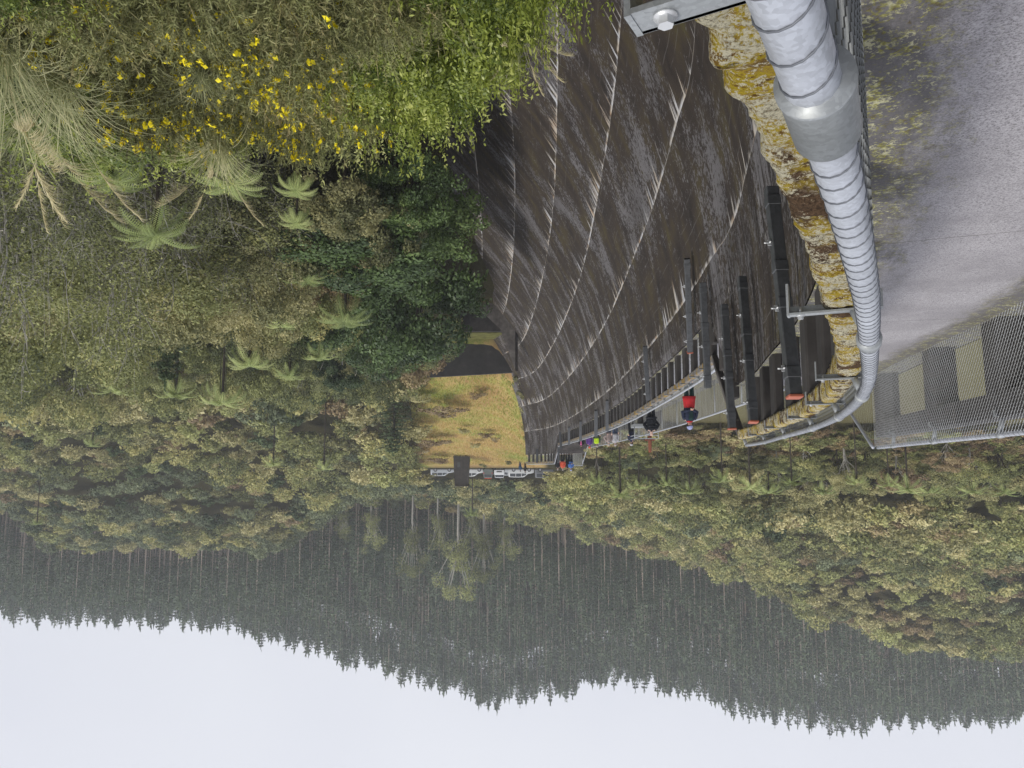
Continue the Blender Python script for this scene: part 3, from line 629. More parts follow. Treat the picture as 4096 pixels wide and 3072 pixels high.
def ground(X, Y):
    X = np.asarray(X, float); Y = np.asarray(Y, float); Yc = np.maximum(Y, .5); u = 512 + 740 * X / np.maximum(Yc, 6)
    eR = table(TR, np.maximum(u, 470), Yc); eL = table(TL, np.minimum(u, 470), Yc)
    xc = XcY(np.clip(Y, -3, 86.9)) - 1.0
    side = np.where(Y < 88, np.clip((X - xc) / .8 * .5 + .5, 0, 1), np.clip((u - 470) / 1.0 * .5 + .5, 0, 1))
    e = eL * (1 - side) + eR * side
    am = np.clip((np.abs(e + 3)) * .12, .15, 1) * np.clip(Y / 60, .1, 1.6)
    flat = np.exp(-((u - 540) / 90) ** 2 - ((Y - 120) / 35) ** 2)
    e = e + (fbm(X / 17, Y / 17, 5, 3) - .45) * 4.5 * am * (1 - .93 * flat) + (fbm(X / 4, Y / 4, 15, 3) - .45) * .8 * np.clip(Y / 40, .1, 1) * (1 - .8 * flat)
    park = (np.abs(Y - 146) < 12) & (u > 455) & (u < 610); e = np.where(park, 0.0, e)
    return e + CAMZ
def axis(lo, hi, d0, g, c=0.0):
    a = [c]; d = d0
    while a[-1] < hi: a.append(a[-1] + d); d *= g
    b = [c]; d = d0
    while b[-1] > lo: b.append(b[-1] - d); d *= g
    return np.array(sorted(set(b[1:] + a)))
GX = axis(-330, 330, .8, 1.022, -1.0); GY = np.concatenate([[-30, -18, -10, -5], axis(-2, 410, .9, 1.013, 0)[1:]])
XX, YY = np.meshgrid(GX, GY, indexing='ij'); ZZ = ground(XX, YY)
t_ = NT('bush_floor'); p_ = t_.pos(); n_ = t_.noise(p_, .6, 7, .7); n2 = t_.noise(p_, 4.5, 6, .75)
lit = t_.ramp(n2, [(.3, (.018, .017, .010)), (.5, (.045, .040, .020)), (.7, (.075, .075, .028))])
x_, y_, z_ = t_.sep(p_)
# the mown field below the car park: straw and green grass
uu = t_.m('DIVIDE', x_, y_); fld = t_.m('MULTIPLY', t_.m('MULTIPLY', t_.step(y_, 83, 85), t_.m('SUBTRACT', 1.0, t_.step(y_, 133, 137))), t_.m('MULTIPLY', t_.step(uu, -.05, -.04), t_.m('SUBTRACT', 1.0, t_.step(t_.m('ADD', uu, t_.m('MULTIPLY', n_, .05)), .13, .16))))
gr = t_.ramp(t_.m('ADD', t_.m('MULTIPLY', t_.noise(p_, .16, 7, .7), .8), t_.m('MULTIPLY', n2, .26)), [(.38, (.18, .25, .05)), (.46, (.32, .34, .08)), (.52, (.50, .37, .15)), (.60, (.40, .25, .11)), (.72, (.58, .42, .18))])
c_ = t_.mix(fld, lit, gr); t_.bsdf(c_, .95, 0, t_.bump(n2, .8, .25), .1); M['ground'] = t_.mat
P3 = np.stack([XX, YY, ZZ], -1)[:, ::-1]
tag(link('terrain', grid_mesh('terrain', P3[:, ::-1].transpose(1, 0, 2)), M['ground']), kind='structure')['label'] = 'bush-covered valley sides and hills'
# reservoir
t_ = NT('olive_water'); p_ = t_.pos(); n_ = t_.noise(t_.mapping(p_, (1, 1, 1)), 1.4, 4, .5)
t_.bsdf(t_.ramp(t_.noise(p_, .05, 3), [(.3, (.145, .130, .062)), (.7, (.175, .158, .082))]), .22, 0, t_.bump(n_, .06, .02), .35); M['water'] = t_.mat
mb = MB(); ys = list(np.linspace(-3, 97, 60)); 
vs = [(float(XcY(y)) - 1.2, y, -2.55) for y in ys] + [(-260, y, -2.55) for y in ys]; n = len(ys)
mb.add(vs, [(i, i + 1, n + i + 1, n + i) for i in range(n - 1)]); tag(mb.build('water', M['water']), 'olive-brown reservoir water behind the dam', None, None, 'structure')
# car park and road
t_ = NT('asphalt'); p_ = t_.pos(); t_.bsdf(t_.ramp(t_.noise(p_, 9, 6, .7), [(.3, (.16, .155, .15)), (.7, (.30, .29, .28))]), .9); M['asphalt'] = t_.mat
mb = MB(); mb.add([(-13, 136.5, CAMZ + .004), (17, 136.5, CAMZ + .004), (17, 156, CAMZ + .004), (-13, 156, CAMZ + .004)], [(0, 1, 2, 3)])
tag(mb.build('car_park', M['asphalt']), 'grey asphalt strip the cars stand on', None, None, 'structure')
t_ = NT('wall_concrete_rust'); p_ = t_.pos(); n_ = t_.noise(p_, .8, 7, .65); x_, y_, z_ = t_.sep(p_)
c_ = t_.ramp(n_, [(.3, (.016, .014, .014)), (.6, (.04, .037, .036)), (.8, (.075, .07, .06))])
r_ = t_.noise(t_.comb(t_.m('MULTIPLY', x_, .55), t_.m('MULTIPLY', z_, .08)), 1.0, 4, .6); c_ = t_.mix(t_.m('MULTIPLY', t_.step(r_, .66, .72), .6), c_, (.20, .075, .035))
t_.bsdf(c_, .85, 0, t_.bump(n_, .5, .05)); M['wall_rust'] = t_.mat
M['mossledge'] = simple('mossy_ledge', (.13, .13, .035), .95, 0, .5, 1.5)
# ---------------- retaining walls below the field ----------------
def wall(name, label, pts, th, mat, extra=None):
    """pts: (x, y, ztop, zbot) along the wall"""
    mb = MB(); rings_ = []
    for i, (x, y, zt, zb) in enumerate(pts):
        j = min(i + 1, len(pts) - 1); k = max(i - 1, 0); d = Vector((pts[j][0] - pts[k][0], pts[j][1] - pts[k][1], 0)).normalized(); n = Vector((d.y, -d.x, 0)) * th
        rings_.append([Vector((x, y, zt)), Vector((x, y, zb)), Vector((x, y, zb)) - n * -1, Vector((x, y, zt)) - n * -1])
    mb.loft(rings_, 0, True, False); o = mb.build(name, mat); tag(o, label, 'wall'); return o
wl = lambda u, v, Y: at(u, v, Y)
a = wl(490, 396, 84.6); b = wl(596, 390, 84.6)
wall('retaining_wall', 'tall dark stained retaining wall with rust streaks below the grass field', [(a.x, 84.5, a.z, -16.5), (b.x, 84.5, b.z, -16.5)], .5, M['wall_rust'])
a = wl(500, 428, 80); b = wl(556, 436, 78)
wall('retaining_wall', 'lower dark wall below the grassy ledge beside the dam toe', [(a.x, 79.5, -13.2, -20.5), (b.x + 1, 79.5, -13.2, -20.5)], .5, M['conc_dark'])
mb = MB(); mb.box((2.2, 82.0, -13.4), (9.5, 4.4, .5)); tag(mb.build('ledge', M['mossledge']), 'narrow mossy grass ledge between the two dark walls', 'ledge')
wall('buttress_wall', 'short sloping grey concrete buttress against the dam toe', [(-.6, 75.5, -8.4, -20), (1.0, 76.2, -12.8, -20), (2.9, 76.6, -14.6, -20)], .7, M['conc_mid'])
# ---------------- vegetation ----------------
def nrm(v): return v / np.maximum(np.linalg.norm(v, axis=-1, keepdims=True), 1e-9)
def leaves(P, N, size, asp=.5, jit=.6, r=None):
    """rhombic leaves at P facing roughly N"""
    r = r or rng; n = len(P); N = nrm(N + r.normal(0, jit, (n, 3))); T = nrm(np.cross(N, r.normal(0, 1, (n, 3)))); B = np.cross(N, T)
    L = (size * r.uniform(.6, 1.35, n))[:, None]; W = L * asp
    return np.stack([P - T * L * .5, P + B * W * .5, P + T * L * .5, P - B * W * .5], 1)
def needles(P, D, length, width, r=None):
    r = r or rng; n = len(P); D = nrm(D); S = nrm(np.cross(D, r.normal(0, 1, (n, 3)))) * (width * .5); L = D * (length * r.uniform(.6, 1.3, n))[:, None]
    return np.stack([P - S, P + S, P + L + S * .2, P + L - S * .2], 1)
def blobs(C, R, n, r=None, low=-.35):
    """points on clump ellipsoids: C (k,3) centres, R (k,) radii, mostly on the upper half"""
    r = r or rng; k = len(C); w = R ** 2 / np.sum(R ** 2); idx = r.choice(k, n, p=w); d = nrm(r.normal(0, 1, (n, 3))); d[:, 2] = np.where(d[:, 2] < low, -d[:, 2], d[:, 2])
    rad = R[idx][:, None] * r.uniform(.62, 1.04, (n, 1)); P = C[idx] + d * rad * np.array([1, 1, .75]); t = r.uniform(0, 1, k)[idx] * .6 + r.uniform(0, 1, n) * .4
    return P, d, t
def limbs(h, spread, n, r0, seedr, zfrac=.35, crook=.25):
    mb = MB(); mb.tube([(0, 0, -.4), (seedr.uniform(-.1, .1) * spread, seedr.uniform(-.1, .1) * spread, h * .5), (seedr.uniform(-.15, .15) * spread, seedr.uniform(-.15, .15) * spread, h * .85)], [r0, r0 * .7, r0 * .25], 6)
    for i in range(n):
        a = seedr.uniform(0, 6.28); z = h * seedr.uniform(zfrac, .7); R_ = spread * seedr.uniform(.5, .9); p = [Vector((0, 0, z))]
        for k in range(1, 5): f = k / 4; p.append(Vector((math.cos(a) * R_ * f + seedr.uniform(-1, 1) * crook * spread * .3, math.sin(a) * R_ * f + seedr.uniform(-1, 1) * crook * spread * .3, z + (h * seedr.uniform(.75, .95) - z) * f)))
        mb.tube(p, [r0 * .5, r0 * .4, r0 * .28, r0 * .18, r0 * .08], 5)
    return mb
def dome_tree(seed, R, H, nclump, nleaf, leafsize, asp=.55, clr=.30, flat=.75, low=-.3):
    r = np.random.default_rng(seed); d = nrm(r.normal(0, 1, (nclump, 3))); d[:, 2] = np.abs(d[:, 2]) * 1.1 - .25
    C = d * np.array([R, R, H * .42]) * r.uniform(.45, .86, (nclump, 1)) + np.array([0, 0, H * .58]); C[:, :2] *= 1 + .25 * r.uniform(-1, 1, (nclump, 1))
    Rr = R * clr * r.uniform(.65, 1.35, nclump); P, N, t = blobs(C, Rr, nleaf, r, low)
    return leaves(P, N * 1.0 + np.array([0, 0, .35]), leafsize, asp, .55, r), t
def cone_tree(seed, R, H, base, nwh, nleaf, leafsize, drop=.2, asp=.4):
    """conifer crown: whorled branches, upward tip"""
    r = np.random.default_rng(seed); n = nleaf; z = r.uniform(0, 1, n) ** .9; lev = np.floor(z * nwh) / nwh + r.normal(0, .012, n); lev = np.clip(lev, 0, 1)
    nb = 7; az = (np.floor(r.uniform(0, nb, n)) + .5 * (np.floor(lev * nwh) % 2)) * 2 * math.pi / nb + r.normal(0, .16, n) + np.floor(lev * nwh) * 1.3
    rad = R * (1 - lev) ** .5 * (.45 + 1.1 * vnoise(lev * nwh, az * 1.1 + seed, seed)); f = r.uniform(.12, 1, n) ** .6; rr = rad * f
    zz = base + (H - base) * lev - drop * rr + rr * f * .12
    P = np.stack([np.cos(az) * rr, np.sin(az) * rr, zz], -1); N = np.stack([np.cos(az) * .3, np.sin(az) * .3, np.full(n, 1.0)], -1)
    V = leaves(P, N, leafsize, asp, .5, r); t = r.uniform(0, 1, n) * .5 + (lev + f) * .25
    m = 10; zt = np.linspace(H - .06 * H, H + .02 * H, m); Pt = np.stack([r.normal(0, .1, m), r.normal(0, .1, m), zt], -1)
    V2 = needles(Pt, np.tile([0, 0, 1.0], (m, 1)) + r.normal(0, .25, (m, 3)), leafsize * 1.2, leafsize * .5, r); return np.concatenate([V, V2]), np.concatenate([t, np.full(m, .6)])
C_ = leaf_mat
M['lf_olive'] = C_('olive_canopy_leaves', [(0.067, 0.073, 0.036), (0.191, 0.199, 0.089), (0.425, 0.397, 0.181), (0.717, 0.654, 0.351)], .2, .5, .35)
M['lf_green'] = C_('mid_green_canopy_leaves', [(0.042, 0.057, 0.028), (0.136, 0.158, 0.068), (0.329, 0.346, 0.131), (0.601, 0.552, 0.235)], .2, .5, .35)
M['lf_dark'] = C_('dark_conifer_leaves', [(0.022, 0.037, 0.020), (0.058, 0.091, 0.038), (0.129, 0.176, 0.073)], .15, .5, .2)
M['lf_brown'] = C_('brown_olive_leaves', [(0.108, 0.070, 0.046), (0.232, 0.164, 0.095), (0.392, 0.303, 0.165), (0.511, 0.445, 0.211)], .15, .5, .3)
M['lf_teal'] = C_('blue_green_leaves', [(0.056, 0.075, 0.047), (0.153, 0.186, 0.104), (0.346, 0.387, 0.213)], .2, .5, .3)
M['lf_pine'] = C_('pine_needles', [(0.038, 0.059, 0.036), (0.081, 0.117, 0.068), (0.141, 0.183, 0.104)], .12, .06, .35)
M['lf_fern'] = C_('tree_fern_fronds', [(0.133, 0.177, 0.056), (0.318, 0.387, 0.133), (0.667, 0.722, 0.290)], .25, 1.0, .25)
M['lf_bright'] = C_('glossy_bright_leaves', [(0.040, 0.064, 0.021), (0.126, 0.178, 0.039), (0.344, 0.411, 0.071), (0.597, 0.622, 0.193)], .3, 1.3, .2, .38, .5)
M['lf_manuka'] = C_('small_olive_leaves', [(0.061, 0.067, 0.030), (0.161, 0.177, 0.074), (0.346, 0.367, 0.142), (0.585, 0.604, 0.248)], .25, .7, .3)
M['lf_gorse'] = C_('gorse_needles', [(0.058, 0.053, 0.023), (0.140, 0.139, 0.061), (0.274, 0.289, 0.116), (0.442, 0.367, 0.187)], .1, 1.4, .25)
M['lf_grass'] = C_('toetoe_blades', [(0.176, 0.203, 0.090), (0.421, 0.437, 0.226), (0.737, 0.686, 0.420)], .3, 1.5, .2)
M['lf_broad'] = C_('dark_glossy_canopy', [(0.021, 0.040, 0.016), (0.061, 0.101, 0.034), (0.138, 0.213, 0.062), (0.288, 0.377, 0.123)], .2, .5, .2, .45, .4)
M['plume'] = C_('dry_plumes', [(.46, .39, .20), (.68, .61, .36), (.78, .72, .48)], .3, 2, .2)
M['flower'] = simple('yellow_flower', (.90, .74, .01), .6, 0, .15, 20)
M['bark_pale'] = simple('pale_lichened_bark', (.42, .40, .36), .9, 0, .4, 6)
M['bark_dark'] = simple('dark_bark', (.055, .045, .035), .9, 0, .4, 6)
M['bark_pine'] = simple('pine_bark', (.46, .37, .31), .9, 0, .3, 3)
def qm(name, V, t): return quads_mesh(name, V.reshape(-1, 3), None, t)
def free(u, Y): X = (u - 512) / 740 * Y; return X
KD = {}
class Kind:
    def __init__(s, name, crown, trunk_mb, mat, bark, partname='crown'):
        s.V, s.t = crown; s.me = qm(name + '_' + partname, s.V, s.t); s.me.materials.append(mat); s.mat = mat; s.pn = partname
        s.tm = trunk_mb.mesh(name + '_trunk') if trunk_mb else None
        if s.tm: s.tm.materials.append(bark)
        s.name = name
    def place(s, x, y, z, sc, rz, label, cat, group=None, name=None):
        e = empty(name or s.name, (x, y, z), rz, label, cat, group); e.scale = sc if isinstance(sc, tuple) else (sc, sc, sc)
        link(s.pn, s.me, None, e)
        if s.tm: link('trunk', s.tm, None, e)
        return e
def merged(name, label, items, cat):
    """items: (Kind-like (V, t, slot), x, y, z, (sx,sy,sz), rz) -> one mesh"""
    groups = {}; mats = []
    for k, x, y, z, sc, rz in items: groups.setdefault(id(k), (k, []))[1].append((x, y, z, *sc, rz))
    Vs = []; ts = []; mi = []
    for k, L in groups.values():
        A = np.array(L, dtype=np.float32); V = k.Vm if hasattr(k, 'Vm') else k.V; V = V.astype(np.float32); t = k.tm_ if hasattr(k, 'tm_') else k.t
        c, s_ = np.cos(A[:, 6]), np.sin(A[:, 6]); X = V[None, ..., 0] * A[:, 3, None, None]; Y = V[None, ..., 1] * A[:, 4, None, None]; Z = V[None, ..., 2] * A[:, 5, None, None]
        W_ = np.stack([X * c[:, None, None] - Y * s_[:, None, None] + A[:, 0, None, None], X * s_[:, None, None] + Y * c[:, None, None] + A[:, 1, None, None], Z + A[:, 2, None, None]], -1)
        Vs.append(W_.reshape(-1, 3)); off = rng.uniform(-.45, .45, len(A)); ts.append((t[None] + off[:, None]).ravel())
        mats_ = k.slots if hasattr(k, 'slots') else [(len(V), k.mat)]
        sl = []
        for n_, m_ in mats_:
            if m_ not in mats: mats.append(m_)
            sl += [mats.index(m_)] * n_
        mi.append(np.tile(np.array(sl), len(A)))
    me = quads_mesh(name, np.concatenate(Vs), None, np.concatenate(ts)); me.polygons.foreach_set('material_index', np.concatenate(mi).astype(np.int32))
    for m_ in mats: me.materials.append(m_)
    o = link(name, me); tag(o, label, cat, None, 'stuff'); return o
# ---- pines ----
def pole(h, r, r2=None, n=4):
    """pale trunk as thin quads so that it merges cheaply"""
    Q = []
    for i in range(n):
        a0, a1 = 2 * math.pi * i / n, 2 * math.pi * (i + 1) / n; p = lambda a, rr, z: (math.cos(a) * rr, math.sin(a) * rr, z)
        Q.append([p(a0, r, -1.5), p(a1, r, -1.5), p(a1, r * .35, h), p(a0, r * .35, h)])
    return np.array(Q)
pines = []
for i in range(5):
    H = 21 + .9 * i; base = H * (.22, .45, .6, .35, .5)[i]; V, t = cone_tree(100 + i, 3.3 + .6 * (i % 2), H, base, 12, 1700, .62, .12, .42)
    mb = MB(); mb.tube([(0, 0, -1.5), (.1, 0, H * .5), (0, 0, H * .97)], [.33, .25, .06], 6)
    rr = np.random.default_rng(i)
    for k in range(10): a = rr.uniform(0, 6.28); z = rr.uniform(base * .35, base); L = rr.uniform(.8, 2.0); mb.tube([(0, 0, z), (math.cos(a) * L, math.sin(a) * L, z + .2)], [.04, .015], 3)
    k = Kind('pine_tree', (V, t), mb, M['lf_pine'], M['bark_pine']); pl = pole(H * .95, .27); Vq, tq = cone_tree(100 + i, 3.3 + .6 * (i % 2), H, base, 12, 420, 1.05, .12, .42); k.Vm = np.concatenate([Vq, pl]); k.tm_ = np.concatenate([tq, np.full(len(pl), .5)])
    k.slots = [(len(Vq), M['lf_pine']), (len(pl), M['bark_pine'])]; pines.append(k)
def in_view(x, y, pad=60): u = 512 + 740 * x / y; return (u > -pad) & (u < 1024 + pad)
def scatter(x0, x1, y0, y1, sp, seed, jit=.42):
    r = np.random.default_rng(seed); X, Y = np.meshgrid(np.arange(x0, x1, sp), np.arange(y0, y1, sp * .9)); X = X + (np.arange(X.shape[0]) % 2)[:, None] * sp / 2
    return (X + r.uniform(-jit, jit, X.shape) * sp).ravel(), (Y + r.uniform(-jit, jit, Y.shape) * sp).ravel()
X, Y = scatter(-270, 270, 222, 352, 4.9, 41); xr, yr = scatter(-270, 270, 330, 352, 5.2, 43); X = np.concatenate([X, xr]); Y = np.concatenate([Y, yr]); ok = in_view(X, Y, 110)
U = 512 + 740 * X / Y
lo = np.interp(U, [-60, 0, 120, 250, 360, 500, 640, 740, 860, 1024, 1100], [285, 280, 265, 258, 235, 228, 222, 238, 255, 240, 225])
den = fbm(X / 22, Y / 22, 77, 2)
ok &= (Y > lo) & (den > .12); X, Y, U = X[ok], Y[ok], U[ok]; Z = ground(X, Y) - .3
front = np.argsort(Y - lo[ok] if len(lo) == len(ok) else Y)
lo2 = lo[ok] if len(lo) == len(ok) else None
ridge = Y > 332
fr = np.argsort(Y); sel = list(fr[:150]); rid = [i for i in np.where(ridge)[0] if i not in set(sel)]; rng.shuffle(rid); sel += rid[:150]; ss_ = set(int(i) for i in sel)
for i in sel:
    k = pines[int(rng.integers(5))]; s_ = float(rng.uniform(.55, 1.15)); rd = Y[i] > 332
    k.place(X[i], Y[i], Z[i], (s_ * .95, s_ * .95, s_), float(rng.uniform(0, 6.28)), 'tall plantation pine on the skyline ridge' if rd else 'tall bare-trunked plantation pine at the foot of the far slope', 'pine tree', 'plantation pines on the skyline' if rd else 'plantation pines at the foot of the slope')
items = [(pines[int(rng.integers(5))], X[i], Y[i], Z[i], (lambda q: (q * .95, q * .95, q))(float(rng.uniform(.7, 1.1))), float(rng.uniform(0, 6.28))) for i in range(len(X)) if i not in ss_]
merged('pine_forest', 'dense mass of plantation pines on the far slope', items, 'forest'); print('pines', len(X))
# ---- native bush: crowns seen from 40 to 220 m ----
bush = []; near_bush = []
tufts()
DESC = ['wide olive', 'small olive', 'wide mid-green', 'small mid-green', 'brownish olive', 'blue-green', 'narrow dark green', 'fine-leaved yellowish']
specs = [('lf_olive', 3.2, 6.0, 26), ('lf_olive', 2.6, 5.0, 20), ('lf_green', 3.4, 6.6, 28), ('lf_green', 2.6, 5.4, 20), ('lf_brown', 2.7, 5.0, 22), ('lf_teal', 3.0, 6.0, 24), ('lf_dark', 2.3, 7.0, 16), ('lf_manuka', 2.8, 6.2, 24)]
for i, (m_, R, H, nc) in enumerate(specs):
    crown = dome_tree(200 + i, R, H, nc + 22, 5000, .185, .6, .195); k = Kind('bush_tree', crown, limbs(H * .8, R * .7, 5, .14, np.random.default_rng(i)), M[m_], M['bark_dark' if i % 2 else 'bark_pale'])
    V3, t3 = dome_tree(200 + i, R, H, nc + 34, 12000, .115, .6, .165); kn = Kind('bush_tree', (V3, t3), limbs(H * .8, R * .75, 9, .14, np.random.default_rng(i)), M[m_], M['bark_dark' if i % 2 else 'bark_pale']); near_bush.append(kn); k.nearer = kn
    V2, t2 = dome_tree(200 + i, R, H, nc + 16, 800, .40, .62, .21); k.Vm, k.tm_, k.slots = V2, t2, [(len(V2), M[m_])]; bush.append(k)
def pick(x, y, r):
    """species by place: brown scrub high on the reservoir-side spur, blue-green spur behind the valley, olive elsewhere"""
    u = 512 + 740 * x / y; n = float(vnoise(x / 14, y / 14, 91))
    if u < 500: w = [3, 2, 2.4, 2.4, 2.6 if y > 135 else 1.6, .3, .15, 1.8]
    elif y > 150: w = [1.2, 1, 1, 1, .3, 4, .8, .5]
    else: w = [2.5, 2, 2.4, 2, 1.0, .5, .6, 2]
    w = np.array(w); w = w * (1 + 2.5 * np.array([n, 1 - n, n, 1 - n, n, 1 - n, .3, 1 - n])) ; return bush[int(r.choice(8, p=w / w.sum()))]
r = np.random.default_rng(5); L = []
KEEP = [(1024 - px / 2.16, 768 - py / 2.16, Y, w / 4.3) for px, py, Y, w in ((330, 500, 24, 170), (540, 785, 44, 125), (745, 690, 40, 145), (625, 810, 48, 75), (480, 865, 56, 120), (380, 850, 58, 110), (250, 840, 60, 100), (355, 760, 50, 90), (850, 920, 98, 70), (610, 700, 38, 80))]
for (x0, x1, y0, y1, sp) in ((-235, 6, 58, 232, 3.9), (4, 190, 88, 262, 4.2), (4, 120, 30, 88, 3.7), (-230, 0, 96, 232, 5.6)):
    X, Y = scatter(x0, x1, y0, y1, sp, int(x1 + sp * 7) + 500)
    for x, y in zip(X, Y):
        u = 512 + 740 * x / y
        if not in_view(x, y, 110): continue
        z = float(ground(x, y))
        if u < 500 and z < -2.0: continue
        if x < XcY(min(y, 86.9)) + 7 and x > XcY(min(y, 86.9)) - 5 and y < 92: continue
        if 130 < y < 158 and 468 < u < 640: continue                     # car park
        if 80 < y < 137 and 470 < u < 617 - (y - 85) * .45: continue     # field
        if x > 0 and y < 84 and u < 590 and y > 62: continue
        if x > 0 and y < 62 and x < XcY(y) + .0262 * (CAMZ - z - 1.6) ** 2 + 5.2: continue
        if u >= 500 and y > 232: continue
        s_ = float(r.uniform(.7, 1.2)); hs = 1.0; bad = False
        for (ku, kv, kY, kw) in KEEP:
            if kY + 3 > y > kY - 30 and abs(u - ku) < kw + 2.6 * 740 / y * .8:
                top = z - CAMZ + 6.5 * s_ * 1.15
                if 300 - 740 * top / y < kv + (8 if y < kY else -20): bad = True
        if bad:
            if y > 60: s_ *= .5
            else: continue
        if u < 500 and y < 92: s_ *= .80                                 # low scrub by the water
        if x > 4 and y < 95: s_ *= 1.12; hs = 1.3
        if y > 60 and u < 480 and u > 300 and y < 130: s_ *= .8
        L.append((pick(x, y, r), x, y, z - .3, (s_, s_, s_ * hs * float(r.uniform(.75, 1.3))), float(r.uniform(0, 6.28))))
L.sort(key=lambda a: a[2]); 
indiv = [a for a in L if a[1] > 0][:190] + [a for a in L if a[1] < 0][:105]; ids = set(id(a) for a in indiv)
for a in indiv:
    k, x, y, z, sc, rz = a; v = x > 0
    ds = DESC[bush.index(k)]; k = k.nearer if y < 72 else k; zone = ('near the dam toe' if y < 55 else 'across the valley floor' if y < 85 else 'beside and beyond the grass field') if v else ('on the reservoir shore' if y < 84 else 'on the bank behind the reservoir')
    k.place(x, y, z, sc, rz, ds + ' native tree ' + zone, 'tree', ds + ' native trees ' + zone)
rest = [a for a in L if id(a) not in ids]; print('bush', len(L), len(rest))
merged('distant_bush', 'dense native bush covering the hills beyond the dam', rest, 'bush')
# ---- tree ferns ----
def fern_crown(seed, nf, L, npin, asp=.11, droop=.55, sub=0):
    r = np.random.default_rng(seed); Q = []; T = []
    for i in range(nf):
        a = 2 * math.pi * i / nf + r.uniform(-.2, .2); el = r.uniform(.35, .8) if i % 3 else r.uniform(-.2, .3); l = L * r.uniform(.85, 1.1); d = np.array([math.cos(a), math.sin(a), 0]); s_ = np.array([-math.sin(a), math.cos(a), 0])
        th = el; p = np.array([0, 0, 0.0]); n = npin; pts = []; dl = l / n
        for k in range(n + 1):
            pts.append((p.copy(), th)); p = p + (d * math.cos(th) + np.array([0, 0, math.sin(th)])) * dl; th -= droop * 2.2 / n * (1.0 + .6 * k / n)
        tt = r.uniform(0, 1)
        for k in range(1, n):
            p, th = pts[k]; f = k / n; w = L * .24 * math.sin(math.pi * min(1, f * .92 + .08)) ** .7 * (1 - f * .35); fw = d * math.cos(th) + np.array([0, 0, math.sin(th)])
            q1 = pts[k + 1][0]
            Q.append([p - s_ * .008, p + s_ * .008, q1 + s_ * .008, q1 - s_ * .008]); T.append(.3)
            for sg in (-1, 1):
                tip = p + s_ * sg * w + fw * w * .35 - np.array([0, 0, w * .22]); b = fw * dl * .42
                if sub:
                    for j in range(sub):
                        c0 = p + (tip - p) * (j / sub); c1 = p + (tip - p) * ((j + .8) / sub); ww = (1 - j / sub) * 1.0
                        Q.append([c0 - b * ww, c0 + b * ww, c1 + b * ww * .55, c1 - b * ww * .55]); T.append(tt * .5 + .25 + .25 * (j % 2))
                else: Q.append([p - b, p + b, tip + b * .25, tip - b * .25]); T.append(tt * .5 + r.uniform(.1, .5))
    return np.array(Q), np.array(T)
def fern_trunk(h):
    mb = MB(); mb.tube([(0, 0, -1), (.05, 0, h * .5), (0, 0, h)], [.16, .11, .13], 7)
    rr = random.Random(int(h * 10))
    for k in range(14): a = rr.uniform(0, 6.28); mb.tube([(0, 0, h), (math.cos(a) * .25, math.sin(a) * .25, h - .25), (math.cos(a) * .3, math.sin(a) * .3, h - 1.1 - rr.random() * .5)], [.02, .015, .006], 3)
    return mb
ferns = [Kind('tree_fern', fern_crown(i, 19 + i, 2.1, 22, sub=3, droop=(.45, .65, .55)[i]), fern_trunk(4.0), M['lf_fern'], M['bark_dark'], 'fronds') for i in range(3)]
def fern_at(px, py, Y, w, label, k=0, group=None):
    """crown centre at photo pixel (2212-wide view), w = crown width there"""
    c = at(1024 - px / 2.16, 768 - py / 2.16, Y); s_ = w / 2.16 / 740 * Y / 4.1
    g = float(ground(c.x, c.y)); h = max(.8, c.z - g); K = ferns[k % 3]; rt = empty('tree_fern', (c.x, c.y, c.z - h), random.uniform(0, 6.28), label, 'tree fern', group)
    f = link('fronds', K.me, None, rt, (0, 0, h)); f.scale = (s_,) * 3; f.rotation_euler = (random.uniform(-.12, .12), random.uniform(-.12, .12), 0); t = link('trunk', K.tm, None, rt); t.scale = (s_ * .75, s_ * .75, h / 4.0); return rt
for i, a in enumerate([
    (335, 505, 14.5, 200, 'large tree fern with upright pale fronds at the foot of the near scrub'),
    (540, 785, 44, 125, 'broad star-shaped tree fern in the middle of the valley canopy'),
    (745, 690, 40, 145, 'pale wide tree fern beside the dark broadleaf tree'),
    (625, 810, 48, 75, 'small pale tree fern just right of the star-shaped one'),
    (480, 865, 56, 130, 'spreading tree fern above the star-shaped one'),
    (380, 850, 58, 110, 'tree fern left of the spreading one on the valley rim'),
    (660, 600, 34, 110, 'dark green tree fern among the dim understorey'),
    (610, 700, 38, 90, 'tree fern under the broadleaf canopy, half hidden'),
    (690, 770, 45, 90, 'drooping tree fern between the pale ones'),
    (250, 840, 60, 110, 'tree fern beside the round dark conifer'),
    (640, 480, 26, 100, 'young tree fern in the shade below the gorse'),
    (240, 385, 13.5, 210, 'tree fern fronds rising just behind the toetoe plumes'),
    (500, 395, 13, 190, 'tree fern behind the second group of plumes'),
    (640, 410, 14, 120, 'small tree fern at the edge of the glossy shrub'),
    (700, 1010, 100, 60, 'far tree fern on the edge of the valley forest'),
    (590, 1000, 105, 55, 'far tree fern left of the field'),
    (200, 960, 100, 50, 'far pale tree fern deep in the valley forest')]): fern_at(*a, k=i)
r_ = random.Random(9)
